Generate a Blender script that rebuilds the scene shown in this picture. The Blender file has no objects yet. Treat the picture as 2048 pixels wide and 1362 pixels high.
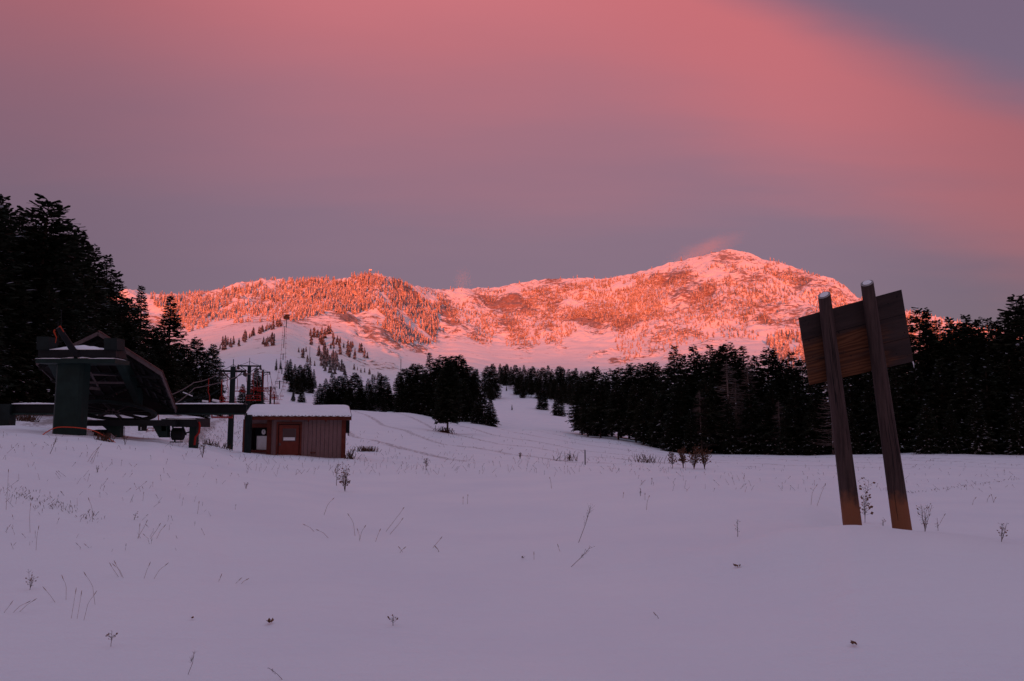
import bpy, math, random
import numpy as np
from mathutils import Vector, Matrix

C = bpy.context.scene
col = C.collection
rnd = random.Random(7)
R = math.radians

# ------------------------------------------------------------------ camera
F = 1555.0                      # focal length in photograph pixels (2048 wide)
H = 1.6
TH = math.atan((860 - 681) / F)
cam_d = bpy.data.cameras.new('camera'); cam = bpy.data.objects.new('camera', cam_d)
col.objects.link(cam); C.camera = cam
cam_d.sensor_width = 36; cam_d.lens = 36 * F / 2048
cam_d.clip_start = 0.1; cam_d.clip_end = 80000
cam.location = (0, 0, H); cam.rotation_euler = (math.pi / 2 + TH, 0, 0)

# ------------------------------------------------------------------ sun, sky, exposure
SUN_EL, SUN_AZ = 4.0, -7.0     # sun low behind the camera, to its left
sun_d = bpy.data.lights.new('sun', 'SUN'); sun = bpy.data.objects.new('sun', sun_d)
col.objects.link(sun)
sun_d.energy = 5.0; sun_d.angle = R(0.53); sun_d.color = (1.0, 0.125, 0.01)
sdir = Vector((math.sin(R(SUN_AZ)) * math.cos(R(SUN_EL)), -math.cos(R(SUN_AZ)) * math.cos(R(SUN_EL)), math.sin(R(SUN_EL))))
sun.rotation_euler = sdir.to_track_quat('Z', 'Y').to_euler()
sun.location = (0, -50, 60)
C.view_settings.view_transform = 'Standard'
C.view_settings.look = 'None'
C.view_settings.gamma = 1
C.view_settings.exposure = 0.35
C.cycles.max_bounces = 6
C.cycles.volume_bounces = 0

w = bpy.data.worlds.new("World"); C.world = w; w.use_nodes = True
nt = w.node_tree; nt.nodes.clear()
def N(t, typ, **kw):
    n = t.nodes.new(typ)
    for k, v in kw.items():
        if k in n.inputs.keys() if isinstance(k, str) else False: n.inputs[k].default_value = v
        else: setattr(n, k, v)
    return n
def M_(t, op, a, b=None, c=None, clamp=False):
    n = t.nodes.new('ShaderNodeMath'); n.operation = op; n.use_clamp = clamp
    for i, x in enumerate((a, b, c)):
        if x is None: continue
        if isinstance(x, (int, float)): n.inputs[i].default_value = x
        else: t.links.new(x, n.inputs[i])
    return n.outputs[0]
def MIX(t, f, a, b, mode='MIX'):
    n = t.nodes.new('ShaderNodeMix'); n.data_type = 'RGBA'; n.blend_type = mode
    for s, x in ((0, f), (6, a), (7, b)):
        if isinstance(x, (int, float)): n.inputs[s].default_value = x
        elif isinstance(x, (tuple, list)): n.inputs[s].default_value = (*x[:3], 1)
        else: t.links.new(x, n.inputs[s])
    return n.outputs[2]
def SS(t, x, a, b):
    n = t.nodes.new('ShaderNodeMapRange'); n.interpolation_type = 'SMOOTHSTEP'
    n.inputs[1].default_value = a; n.inputs[2].default_value = b
    t.links.new(x, n.inputs[0]); return n.outputs[0]
def RAMP(t, x, stops):
    n = t.nodes.new('ShaderNodeValToRGB'); cr = n.color_ramp
    while len(cr.elements) < len(stops): cr.elements.new(0.5)
    for e, (p, c) in zip(cr.elements, stops): e.position = p; e.color = (*c, 1)
    t.links.new(x, n.inputs[0]); return n.outputs[0]
def NOISE(t, vec, scale, detail=4, rough=0.5):
    n = t.nodes.new('ShaderNodeTexNoise'); n.inputs['Scale'].default_value = scale
    n.inputs['Detail'].default_value = detail; n.inputs['Roughness'].default_value = rough
    t.links.new(vec, n.inputs['Vector']); return n.outputs[0]
def lin(r, g, b):
    f = lambda c: (c / 255) / 12.92 if c / 255 <= 0.04045 else ((c / 255 + 0.055) / 1.055) ** 2.4
    return (f(r), f(g), f(b))

tc = nt.nodes.new('ShaderNodeTexCoord'); sep = nt.nodes.new('ShaderNodeSeparateXYZ')
nt.links.new(tc.outputs['Generated'], sep.inputs[0])
dx, dy, dz = sep.outputs
el = M_(nt, 'ARCSINE', dz)
az = M_(nt, 'ARCTAN2', dx, dy)
# a thin cloud sheet: coordinates where the view direction meets a plane overhead
zc = M_(nt, 'MAXIMUM', M_(nt, 'ADD', dz, 0.12), 0.05)
cx_ = M_(nt, 'DIVIDE', dx, zc); cy_ = M_(nt, 'DIVIDE', dy, zc)
cmb = nt.nodes.new('ShaderNodeCombineXYZ'); nt.links.new(cx_, cmb.inputs[0]); nt.links.new(cy_, cmb.inputs[1])
rot = nt.nodes.new('ShaderNodeMapping'); rot.inputs['Rotation'].default_value = (0, 0, R(28)); rot.inputs['Scale'].default_value = (0.35, 1.0, 1)
nt.links.new(cmb.outputs[0], rot.inputs[0])
n1 = NOISE(nt, rot.outputs[0], 1.1, 4, 0.45)
n2 = NOISE(nt, rot.outputs[0], 4.0, 5, 0.55)
wob = M_(nt, 'ADD', M_(nt, 'MULTIPLY', M_(nt, 'SUBTRACT', n1, 0.5), 0.16), M_(nt, 'MULTIPLY', M_(nt, 'SUBTRACT', n2, 0.5), 0.055))
elw = M_(nt, 'ADD', el, wob)
m = M_(nt, 'ADD', M_(nt, 'MULTIPLY_ADD', az, 0.582, elw), -0.683)
grey_low = lin(98, 84, 112); grey_mid = lin(132, 102, 124); pink_hi = lin(206, 116, 124); blue = lin(114, 91, 115)
def sk(r, g, b, d=.03):
    return tuple(max(0, c - d) for c in lin(r, g, b))
base = RAMP(nt, M_(nt, 'MULTIPLY', elw, 1 / 0.7, clamp=True), [(0.0, sk(128, 100, 122)), (0.20, sk(124, 100, 123)), (0.37, sk(136, 106, 125)), (0.52, sk(162, 110, 124)), (0.66, sk(190, 113, 121)), (0.76, sk(204, 117, 123)), (1.0, sk(160, 112, 135))])
band = M_(nt, 'MULTIPLY', SS(nt, m, -0.235, -0.06), SS(nt, az, -0.15, 0.35))
c1 = MIX(nt, M_(nt, 'MULTIPLY', band, 0.7), base, sk(204, 110, 114))
dull = M_(nt, 'ADD', M_(nt, 'MULTIPLY', SS(nt, az, -0.22, -0.62), 0.42), M_(nt, 'MULTIPLY', SS(nt, az, 0.33, 0.72), 0.6))  # sky sides dimmed in colour, partly standing in for lens vignetting
c1 = MIX(nt, dull, c1, MIX(nt, 1.0, c1, (0.5, 0.5, 0.55), 'MULTIPLY'))
front = SS(nt, dy, 0.0, 0.4)
clear = M_(nt, 'MULTIPLY', SS(nt, m, -0.045, 0.05), front)
zen = SS(nt, dz, 0.5, 0.8)
c2 = MIX(nt, clear, c1, blue)
c3 = MIX(nt, zen, c2, (0.335, 0.358, 0.525))
# the dawn side behind the camera: warm, but darkened low down to dim what faces it
east = M_(nt, 'MULTIPLY', SS(nt, dy, -0.1, -0.9), SS(nt, el, 0.95, 0.25))
c4 = MIX(nt, east, c3, lin(104, 72, 80))
sky = nt.nodes.new('ShaderNodeTexSky'); sky.sky_type = 'NISHITA'; sky.sun_disc = False
sky.sun_elevation = R(SUN_EL); sky.sun_rotation = R(180 + SUN_AZ * -1)
bg1 = nt.nodes.new('ShaderNodeBackground'); bg1.inputs[1].default_value = 0.016; nt.links.new(sky.outputs[0], bg1.inputs[0])
bg2 = nt.nodes.new('ShaderNodeBackground'); bg2.inputs[1].default_value = 0.785; nt.links.new(c4, bg2.inputs[0])
ad = nt.nodes.new('ShaderNodeAddShader'); nt.links.new(bg1.outputs[0], ad.inputs[0]); nt.links.new(bg2.outputs[0], ad.inputs[1])
out = nt.nodes.new('ShaderNodeOutputWorld'); nt.links.new(ad.outputs[0], out.inputs[0])

# ------------------------------------------------------------------ helpers
ORG = {}
def tag(o, label=None, cat=None, group=None, kind=None):
    if label: o['label'] = label
    if cat: o['category'] = cat
    if group: o['group'] = group
    if kind: o['kind'] = kind
    return o
def thing(name, label, cat, loc=(0, 0, 0), group=None):
    o = bpy.data.objects.new(name, None); col.objects.link(o)
    o.location = loc; o.empty_display_size = 0.3
    ORG[o.name] = Vector(loc)
    return tag(o, label, cat, group)
class MB:
    def __init__(s): s.v = []; s.f = []; s.m = []
    def poly(s, pts, mi=0):
        b = len(s.v); s.v += [tuple(p) for p in pts]; s.f.append(tuple(range(b, b + len(pts)))); s.m.append(mi)
    def hexa(s, p, mi=0):
        b = len(s.v); s.v += [tuple(q) for q in p]
        for f in ((0, 3, 2, 1), (4, 5, 6, 7), (0, 1, 5, 4), (1, 2, 6, 5), (2, 3, 7, 6), (3, 0, 4, 7)):
            s.f.append(tuple(b + i for i in f)); s.m.append(mi)
    def box(s, c, d, rz=0, mi=0):
        cx, cy, cz = c; a, b_, h = d[0] / 2, d[1] / 2, d[2] / 2
        cs, sn = math.cos(rz), math.sin(rz)
        P = []
        for z in (-h, h):
            for x, y in ((-a, -b_), (a, -b_), (a, b_), (-a, b_)):
                P.append((cx + x * cs - y * sn, cy + x * sn + y * cs, cz + z))
        s.hexa(P, mi)
    def slab(s, quad, off, mi=0):
        off = Vector(off); q = [Vector(p) for p in quad]
        s.hexa([*q, *[p + off for p in q]], mi)
    def beam(s, p, q, wd, ht, up=(0, 0, 1), mi=0):
        p, q = Vector(p), Vector(q); d = (q - p).normalized(); u = Vector(up)
        r = d.cross(u)
        if r.length < 1e-4: r = d.cross(Vector((1, 0, 0)))
        r.normalize(); u = r.cross(d).normalized()
        r = r * wd / 2; u = u * ht / 2
        s.hexa([p - r - u, p + r - u, p + r + u, p - r + u, q - r - u, q + r - u, q + r + u, q - r + u], mi)
    def tube(s, pts, rad, n=6, mi=0, cap=True):
        pts = [Vector(p) for p in pts]
        if not isinstance(rad, (list, tuple)): rad = [rad] * len(pts)
        b = len(s.v); ref = None
        for i, p in enumerate(pts):
            d = (pts[min(i + 1, len(pts) - 1)] - pts[max(i - 1, 0)]).normalized()
            if ref is None:
                ref = d.cross(Vector((0, 0, 1)))
                if ref.length < 0.05: ref = d.cross(Vector((0, 1, 0)))
            r = (ref - d * ref.dot(d)).normalized(); t = d.cross(r); ref = r
            for k in range(n):
                a = 2 * math.pi * k / n
                s.v.append(tuple(p + (r * math.cos(a) + t * math.sin(a)) * rad[i]))
        for i in range(len(pts) - 1):
            for k in range(n):
                a = b + i * n + k; c = b + i * n + (k + 1) % n
                s.f.append((a, c, c + n, a + n)); s.m.append(mi)
        if cap:
            s.f.append(tuple(b + n - 1 - k for k in range(n))); s.m.append(mi)
            e = b + (len(pts) - 1) * n
            s.f.append(tuple(e + k for k in range(n))); s.m.append(mi)
    def mesh(s, name, mats, org=Vector((0, 0, 0)), smooth=False):
        me = bpy.data.meshes.new(name)
        me.from_pydata([(a - org[0], b - org[1], c - org[2]) for a, b, c in s.v], [], s.f)
        for mt in (mats if isinstance(mats, (list, tuple)) else [mats]): me.materials.append(mt)
        me.polygons.foreach_set('material_index', s.m)
        if smooth: me.polygons.foreach_set('use_smooth', [True] * len(s.f))
        me.update(); return me
    def build(s, name, mats, parent=None, smooth=False, org=None, label=None):
        o_ = ORG[parent.name] if parent else Vector(org or (0, 0, 0))
        o = bpy.data.objects.new(name, s.mesh(name, mats, o_, smooth)); col.objects.link(o)
        if parent: o.parent = parent
        else: o.location = o_
        ORG[o.name] = o_
        if label: o['label'] = label
        return o
def np_mesh(name, V, Q, mats, mi=None, smooth=False):
    me = bpy.data.meshes.new(name); n = len(Q); k = Q.shape[1]
    me.vertices.add(len(V)); me.vertices.foreach_set('co', V.astype(np.float32).ravel())
    me.loops.add(n * k); me.loops.foreach_set('vertex_index', Q.astype(np.int32).ravel())
    me.polygons.add(n); me.polygons.foreach_set('loop_start', np.arange(n, dtype=np.int32) * k)
    for mt in mats: me.materials.append(mt)
    if mi is not None: me.polygons.foreach_set('material_index', mi.astype(np.int32))
    me.polygons.foreach_set('use_smooth', np.full(n, smooth, dtype=bool))
    me.update(calc_edges=True); return me

cT, sT = math.cos(TH), math.sin(TH)
def P(u, v, Y):                 # a photograph pixel at depth Y -> a point of the place
    a = (u - 1024) / F; b = (681 - v) / F
    k = Y / (cT - b * sT)
    return Vector((a * k, Y, H + (sT + b * cT) * k))
def sv(u, v):                   # x/Y and (z-H)/Y of a pixel
    a = (u - 1024) / F; b = (681 - v) / F; k = 1 / (cT - b * sT)
    return a * k, (sT + b * cT) * k
def proj(x, y, z):
    yc = y * cT + (z - H) * sT; zc_ = -y * sT + (z - H) * cT
    return 1024 + F * x / yc, 681 - F * zc_ / yc

# ------------------------------------------------------------------ materials
def mat(name, base, rough=0.7, var=0.0, scale=3.0, metal=0.0, bump=0.0, bscale=20, stretch=None, spec=0.12, coord='Object'):
    m_ = bpy.data.materials.new(name); m_.use_nodes = True; t = m_.node_tree
    b = t.nodes['Principled BSDF']; b.inputs['Roughness'].default_value = rough; b.inputs['Metallic'].default_value = metal
    b.inputs['Specular IOR Level'].default_value = spec
    tcn = t.nodes.new('ShaderNodeTexCoord'); vec = tcn.outputs[coord]
    if stretch:
        mp = t.nodes.new('ShaderNodeMapping'); mp.inputs['Scale'].default_value = stretch
        t.links.new(vec, mp.inputs[0]); vec = mp.outputs[0]
    if var:
        n = NOISE(t, vec, scale, 5, 0.6)
        lo = tuple(c * (1 - var) for c in base); hi = tuple(min(1, c * (1 + var)) for c in base)
        t.links.new(RAMP(t, n, [(0.3, lo), (0.7, hi)]), b.inputs['Base Color'])
    else: b.inputs['Base Color'].default_value = (*base, 1)
    if bump:
        bn = t.nodes.new('ShaderNodeBump'); bn.inputs['Strength'].default_value = bump; bn.inputs['Distance'].default_value = 0.05
        t.links.new(NOISE(t, vec, bscale, 4, 0.6), bn.inputs['Height']); t.links.new(bn.outputs[0], b.inputs['Normal'])
    return m_
SNOW = (0.80, 0.81, 0.84)
m_snow = mat('snow_cap', SNOW, 0.6, 0.04, 2, bump=0.3, bscale=6)
m_green = mat('dark_green_paint', (0.011, 0.026, 0.023), 0.55, 0.3, 1.5, bump=0.1)
m_greend = mat('dark_green_paint_worn', (0.010, 0.017, 0.017), 0.6, 0.35, 2)
m_black = mat('black_steel', (0.010, 0.012, 0.014), 0.5, 0.3, 3)
m_steel = mat('dull_steel', (0.09, 0.08, 0.09), 0.5, 0.25, 4)
m_rope = mat('wire_rope', (0.10, 0.08, 0.08), 0.6)
m_red = mat('red_paint', (0.30, 0.020, 0.016), 0.5, 0.2, 3)
m_orange = mat('orange_hose', (0.55, 0.07, 0.03), 0.5)
m_hltape = mat('orange_highlight_tape', (0.40, 0.05, 0.02), 0.5)
m_roofu = mat('roof_sheet', (0.022, 0.017, 0.020), 0.7, 0.3, 2)
m_fascia = mat('weathered_fascia', (0.12, 0.095, 0.10), 0.8, 0.3, 6)
m_brownroof = mat('rusty_roof_edge', (0.12, 0.05, 0.045), 0.8, 0.3, 6)
m_siding = mat('mauve_siding', (0.185, 0.118, 0.118), 0.75, 0.14, 1.2, bump=0.2, bscale=8, stretch=(6, 6, 1))
m_trim = mat('red_brown_trim', (0.115, 0.028, 0.020), 0.7, 0.25, 3)
m_door = mat('red_brown_door', (0.145, 0.036, 0.026), 0.65, 0.25, 2.5)
m_dark = mat('dark_interior', (0.008, 0.008, 0.010), 0.8)
m_white = mat('white_panel', (0.72, 0.76, 0.78), 0.5, 0.06, 5)
m_ink = mat('dark_ink', (0.05, 0.05, 0.05), 0.7)
m_bark = mat('bark', (0.060, 0.042, 0.034), 0.9, 0.4, 6, bump=0.5, bscale=12, stretch=(1, 1, 0.25))
m_snag = mat('grey_bark', (0.16, 0.12, 0.11), 0.9, 0.4, 6)
m_weed = mat('dry_weed', (0.085, 0.045, 0.030), 0.9, 0.4, 10)
m_straw = mat('dry_straw', (0.22, 0.13, 0.08), 0.9, 0.3, 10)
m_leaf = mat('dead_leaf', (0.16, 0.075, 0.045), 0.8, 0.4, 20)
m_scrub = mat('scrub_stubble', (0.13, 0.075, 0.055), 0.9, 0.4, 1)
m_glass = mat('window_glass', (0.03, 0.035, 0.04), 0.08, spec=0.8)
m_curtain = mat('brown_blind', (0.085, 0.055, 0.055), 0.6)
def foliage(name, a, b):
    m_ = bpy.data.materials.new(name); m_.use_nodes = True; t = m_.node_tree
    bs = t.nodes['Principled BSDF']; bs.inputs['Roughness'].default_value = 0.85; bs.inputs['Specular IOR Level'].default_value = 0.1
    g = t.nodes.new('ShaderNodeNewGeometry'); oi = t.nodes.new('ShaderNodeObjectInfo')
    n = NOISE(t, g.outputs['Position'], 0.5, 3)
    f = M_(t, 'MULTIPLY_ADD', oi.outputs['Random'], 0.35, M_(t, 'MULTIPLY', n, 0.8))
    t.links.new(RAMP(t, f, [(0.2, a), (0.8, b)]), bs.inputs['Base Color']); return m_
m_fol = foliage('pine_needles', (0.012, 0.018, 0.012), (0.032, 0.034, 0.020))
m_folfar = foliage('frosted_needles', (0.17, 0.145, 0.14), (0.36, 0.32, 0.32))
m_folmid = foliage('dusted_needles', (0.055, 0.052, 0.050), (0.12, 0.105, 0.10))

# snow ground
def snow_ground():
    m_ = bpy.data.materials.new('snow_ground'); m_.use_nodes = True; t = m_.node_tree
    b = t.nodes['Principled BSDF']; b.inputs['Roughness'].default_value = 0.55; b.inputs['Specular IOR Level'].default_value = 0.25
    g = t.nodes.new('ShaderNodeNewGeometry'); pos = g.outputs['Position']
    n = NOISE(t, pos, 0.35, 4); c = RAMP(t, n, [(0.3, (0.77, 0.79, 0.83)), (0.7, (0.84, 0.84, 0.86))])
    # stubble poking through: brown specks, only where the attribute says the grass is tall
    at = t.nodes.new('ShaderNodeAttribute'); at.attribute_name = 'stubble'
    sp = NOISE(t, pos, 3.2, 5, 0.7)
    f = M_(t, 'MULTIPLY', SS(t, M_(t, 'MULTIPLY_ADD', at.outputs['Fac'], 0.17, sp), 0.62, 0.70), M_(t, 'MULTIPLY', at.outputs['Fac'], 1.4, clamp=True))
    f = M_(t, 'MULTIPLY', f, 0.7)
    t.links.new(MIX(t, f, c, (0.16, 0.09, 0.07)), b.inputs['Base Color'])
    bn = t.nodes.new('ShaderNodeBump'); bn.inputs['Strength'].default_value = 0.55; bn.inputs['Distance'].default_value = 0.05
    mpw = t.nodes.new('ShaderNodeMapping'); mpw.inputs['Scale'].default_value = (0.7, 2.6, 1); mpw.inputs['Rotation'].default_value = (0, 0, R(20)); t.links.new(pos, mpw.inputs[0])
    h = M_(t, 'ADD', M_(t, 'MULTIPLY', NOISE(t, mpw.outputs[0], 1.5, 5, 0.6), 1.3), M_(t, 'MULTIPLY', NOISE(t, pos, 45, 3, 0.7), 0.16))
    t.links.new(h, bn.inputs['Height']); t.links.new(bn.outputs[0], b.inputs['Normal']); return m_
m_ground = snow_ground()
def mountain_mat():
    m_ = bpy.data.materials.new('mountain_snow_rock'); m_.use_nodes = True; t = m_.node_tree
    b = t.nodes['Principled BSDF']; b.inputs['Roughness'].default_value = 0.8; b.inputs['Specular IOR Level'].default_value = 0.1
    g = t.nodes.new('ShaderNodeNewGeometry'); pos = g.outputs['Position']
    at = t.nodes.new('ShaderNodeAttribute'); at.attribute_name = 'rock'
    mp = t.nodes.new('ShaderNodeMapping'); mp.inputs['Scale'].default_value = (0.6, 0.6, 1.6); mp.inputs['Rotation'].default_value = (0, R(14), 0)
    t.links.new(pos, mp.inputs[0])
    n = NOISE(t, mp.outputs[0], 0.085, 6, 0.76)
    f = SS(t, M_(t, 'MULTIPLY_ADD', at.outputs['Fac'], 0.15, n), 0.60, 0.68)
    rock = RAMP(t, NOISE(t, mp.outputs[0], 0.11, 5, 0.7), [(0.25, (0.16, 0.10, 0.08)), (0.75, (0.48, 0.35, 0.29))])
    sn = RAMP(t, NOISE(t, pos, 0.02, 4), [(0.3, (0.80, 0.78, 0.76)), (0.7, (0.86, 0.84, 0.82))])
    t.links.new(MIX(t, f, sn, rock), b.inputs['Base Color'])
    bn = t.nodes.new('ShaderNodeBump'); bn.inputs['Strength'].default_value = 0.6; bn.inputs['Distance'].default_value = 6
    t.links.new(M_(t, 'MULTIPLY', M_(t, 'MULTIPLY_ADD', at.outputs['Fac'], 0.85, 0.08), NOISE(t, mp.outputs[0], 0.09, 6, 0.7)), bn.inputs['Height'])
    t.links.new(bn.outputs[0], b.inputs['Normal']); return m_
m_mount = mountain_mat()

# ------------------------------------------------------------------ terrain height
def hsh(ix, iy, seed):
    h = (ix.astype(np.int64) * 374761393 + iy.astype(np.int64) * 668265263 + seed * 1442695041) & 0xffffffff
    h = ((h ^ (h >> 13)) * 1274126177) & 0xffffffff
    return ((h ^ (h >> 16)) & 0xffff) / 65535.0
def vn(x, y, seed=0):
    ix = np.floor(x); iy = np.floor(y); fx = x - ix; fy = y - iy
    fx = fx * fx * fx * (fx * (fx * 6 - 15) + 10); fy = fy * fy * fy * (fy * (fy * 6 - 15) + 10)
    a = hsh(ix, iy, seed); b = hsh(ix + 1, iy, seed); c = hsh(ix, iy + 1, seed); d = hsh(ix + 1, iy + 1, seed)
    return (a + (b - a) * fx) * (1 - fy) + (c + (d - c) * fx) * fy
def fbm(x, y, seed=0, oct=4, g=0.5):
    s = 0; a = 1; t = 0
    for i in range(oct):
        s = s + a * (vn(x, y, seed + i) - 0.5); t += a; a *= g
        x, y = (x * 1.62 - y * 1.18), (x * 1.18 + y * 1.62)
    return s / t * 2
def ridged(x, y, seed=0, oct=4):
    s = 0; a = 1; t = 0
    for i in range(oct):
        s = s + a * (1 - np.abs(vn(x, y, seed + i) * 2 - 1)); t += a; a *= 0.5
        x, y = (x * 1.62 - y * 1.18), (x * 1.18 + y * 1.62)
    return s / t - 0.5
def sst(x, a, b):
    t = np.clip((x - a) / (b - a), 0, 1); return t * t * (3 - 2 * t)

YN = [0.5, 3, 5, 8, 10.5, 13, 17, 22, 28, 36, 44, 60, 90, 130, 180, 250, 350, 450, 600]
NT = {
 -600: [0, 0, 0, .1, .3, .5, .8, 1.2, 1.6, 2.2, 2.8, 4.0, 7, 12, 18, 26, 36, 48, 66],
 0:    [0, 0, 0, .1, .25, .45, .75, 1.05, 1.3, 1.55, 1.9, 2.8, 5.2, 9, 14, 20, 28, 40, 54],
 140:  [0, 0, 0, .08, .2, .35, .6, .9, 1.15, 1.28, 1.7, 2.6, 5, 8.5, 13, 19, 26, 37, 52],
 300:  [0, 0, 0, .05, .12, .2, .4, .65, .85, 1.02, 1.15, 1.9, 3.6, 6, 9, 13, 19, 29, 50],
 400:  [0, 0, 0, .03, .08, .1, .22, .4, .58, .72, .72, .8, 2.0, 4.6, 7, 11.5, 21, 34, 58],
 480:  [0, 0, 0, 0, 0, .02, .1, .2, .28, .34, .34, .02, 1.2, 3.6, 6, 10.5, 23, 37, 64],
 560:  [0, 0, 0, 0, -.02, -.02, .02, .08, .08, .12, .16, .12, 1.0, 3.2, 6, 11, 22.5, 37, 66],
 685:  [0, 0, 0, 0, -.05, -.06, -.08, -.1, -.1, -.08, -.08, -.1, .8, 3.0, 6.2, 10, 20, 33, 58],
 800:  [0, 0, 0, -.05, -.08, -.1, -.1, -.1, -.08, 0.02, -.4, -.3, .5, 2.2, 5.6, 9, 17, 28, 48],
 930:  [0, 0, 0, -.05, -.08, -.1, -.1, -.08, 0, .1, -.35, -.45, -.1, 1.0, 3.4, 8, 16, 28, 42],
 1050: [0, 0, 0, -.04, -.06, -.08, -.08, -.04, .04, .12, -.35, -.6, -.3, .4, 1.8, 7, 15, 27, 40],
 1200: [0, 0, 0, -.02, -.04, -.04, -.02, .04, .10, .06, -.45, -.8, -1, -.5, .4, 5, 13, 25, 38],
 1400: [0, 0, 0, .02, .06, .1, .22, .38, -.02, -.35, -.6, -1, -1.6, -2.2, -1.9, 1, 8, 19, 36],
 1600: [0, 0, .02, .12, .3, .36, .14, -.08, -.3, -.5, -.65, -1.0, -1.6, -2.3, -2, 0, 6, 14, 32],
 1710: [0, 0, .04, .26, .33, .1, -.1, -.22, -.35, -.5, -.65, -.95, -1.4, -2.0, -1.6, 0, 6, 12, 30],
 1850: [0, 0, .06, .34, .26, .02, -.14, -.26, -.4, -.55, -.7, -.95, -1.2, -1.2, 0, 2, 6, 12, 28],
 2048: [0, 0, .06, .3, .22, 0, -.14, -.26, -.4, -.55, -.7, -.95, -1.25, -1, 0, 2, 6, 12, 26],
 2700: [0, 0, .1, .2, .1, 0, -.1, -.2, -.3, -.4, -.5, -.6, 0, 2, 4, 6, 10, 14, 26]}
NS = np.array([(u - 1024) / F * cT for u in NT]); NZ = np.array(list(NT.values()))
LYN = np.log(np.array(YN))
TAU = [0.18, 0.3, 0.45, 0.6, 0.75, 0.88]
FT = {-600: (2300, 650, [790, 765, 740, 715, 690, 670]), -100: (2300, 615, [780, 745, 710, 680, 655, 632]),
 270: (2300, 585, [775, 735, 690, 655, 625, 603]), 560: (2300, 561, [748, 686, 649, 632, 604, 581]),
 660: (2150, 559, [775, 725, 684, 655, 622, 590]),
 745: (2000, 545, [790, 755, 718, 690, 645, 592]), 900: (2700, 578, [765, 745, 722, 702, 672, 622]),
 1000: (2850, 572, [766, 748, 728, 705, 675, 618]), 1200: (2800, 555, [770, 752, 730, 705, 660, 606]),
 1460: (2650, 497, [790, 755, 725, 680, 622, 556]), 1640: (2400, 552, [800, 770, 735, 695, 645, 596]),
 1715: (2300, 595, [800, 772, 740, 705, 665, 630]), 1890: (2200, 640, [805, 780, 755, 725, 695, 665]),
 2048: (2200, 665, [810, 790, 770, 745, 715, 690]), 2700: (2200, 700, [820, 800, 780, 760, 740, 720])}
FS = np.array([sv(u, t[1])[0] for u, t in FT.items()])
FYR = np.array([t[0] for t in FT.values()], float)
FK = np.array([[sv(u, v)[1] for v in t[2]] for u, t in FT.items()])
RID = [(-600, 650), (-100, 615), (270, 585), (300, 588), (330, 590), (345, 592), (400, 585), (440, 582), (480, 572), (520, 563), (560, 561), (600, 560), (640, 557), (660, 559), (700, 555), (730, 548), (745, 546), (765, 549), (790, 558), (820, 570), (860, 576), (900, 579), (950, 578), (1000, 573), (1040, 565), (1070, 559), (1100, 557), (1130, 558), (1170, 555), (1200, 556), (1230, 553), (1260, 548), (1300, 537), (1350, 524), (1400, 514), (1440, 502), (1460, 498), (1490, 503), (1530, 518), (1570, 530), (1605, 544), (1640, 552), (1665, 557), (1690, 571), (1715, 596), (1740, 606), (1800, 620), (1850, 630), (1890, 642), (1950, 656), (2048, 668), (2700, 700)]
RS = np.array([sv(*p)[0] for p in RID]); RK = np.array([sv(*p)[1] for p in RID])

def smcol(S, Z, s):             # smooth blend between control columns
    i = np.clip(np.searchsorted(S, s) - 1, 0, len(S) - 2)
    t = np.clip((s - S[i]) / (S[i + 1] - S[i]), 0, 1); return i, t
CAPS = [(672, 630, 720, 668, 6, 1), (720, 668, 800, 690, 7, 1), (800, 690, 852, 700, 6, 1), (800, 575, 815, 602, 13, 1.3), (790, 600, 830, 612, 9, 1),
 (735, 560, 750, 585, 10, .8), (890, 612, 902, 640, 11, 1.2), (960, 600, 1060, 615, 12, .9), (1100, 625, 1200, 645, 9, .8), (1010, 650, 1050, 692, 13, .8),
 (1090, 660, 1120, 690, 10, .7), (1160, 640, 1260, 640, 9, .8), (1180, 715, 1250, 695, 4, .9), (1225, 725, 1320, 700, 5, .9), (1310, 565, 1400, 560, 9, .7),
 (1440, 520, 1500, 560, 11, .8), (1540, 540, 1620, 560, 10, 1), (1500, 548, 1530, 560, 8, .8), (1590, 560, 1605, 600, 7, .5), (1240, 650, 1350, 620, 8, .8), (1400, 622, 1560, 612, 6, .7),
 (1300, 682, 1400, 664, 6, .8), (1470, 655, 1590, 640, 5, .8), (1330, 715, 1450, 680, 5, .7), (640, 690, 700, 720, 6, .7), (700, 718, 790, 740, 6, .7), (770, 700, 795, 712, 3, 1), (1100, 560, 1160, 585, 8, .5),
 (1350, 600, 1420, 590, 7, .7), (860, 660, 870, 690, 8, .6), (950, 680, 975, 690, 5, .7), (1060, 585, 1110, 600, 9, .6), (700, 575, 730, 600, 10, .5)]
def caps(u, v, L=CAPS):
    r = np.zeros_like(u)
    for a, b, c, d, rad, k in L:
        dx_, dy_ = c - a, d - b
        t = np.clip(((u - a) * dx_ + (v - b) * dy_) / (dx_ * dx_ + dy_ * dy_ + 1e-6), 0, 1)
        q = np.hypot(u - a - t * dx_, v - b - t * dy_) / rad
        r = np.maximum(r, k * np.clip(1.5 - q * 0.75, 0, 1))
    return r
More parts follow.
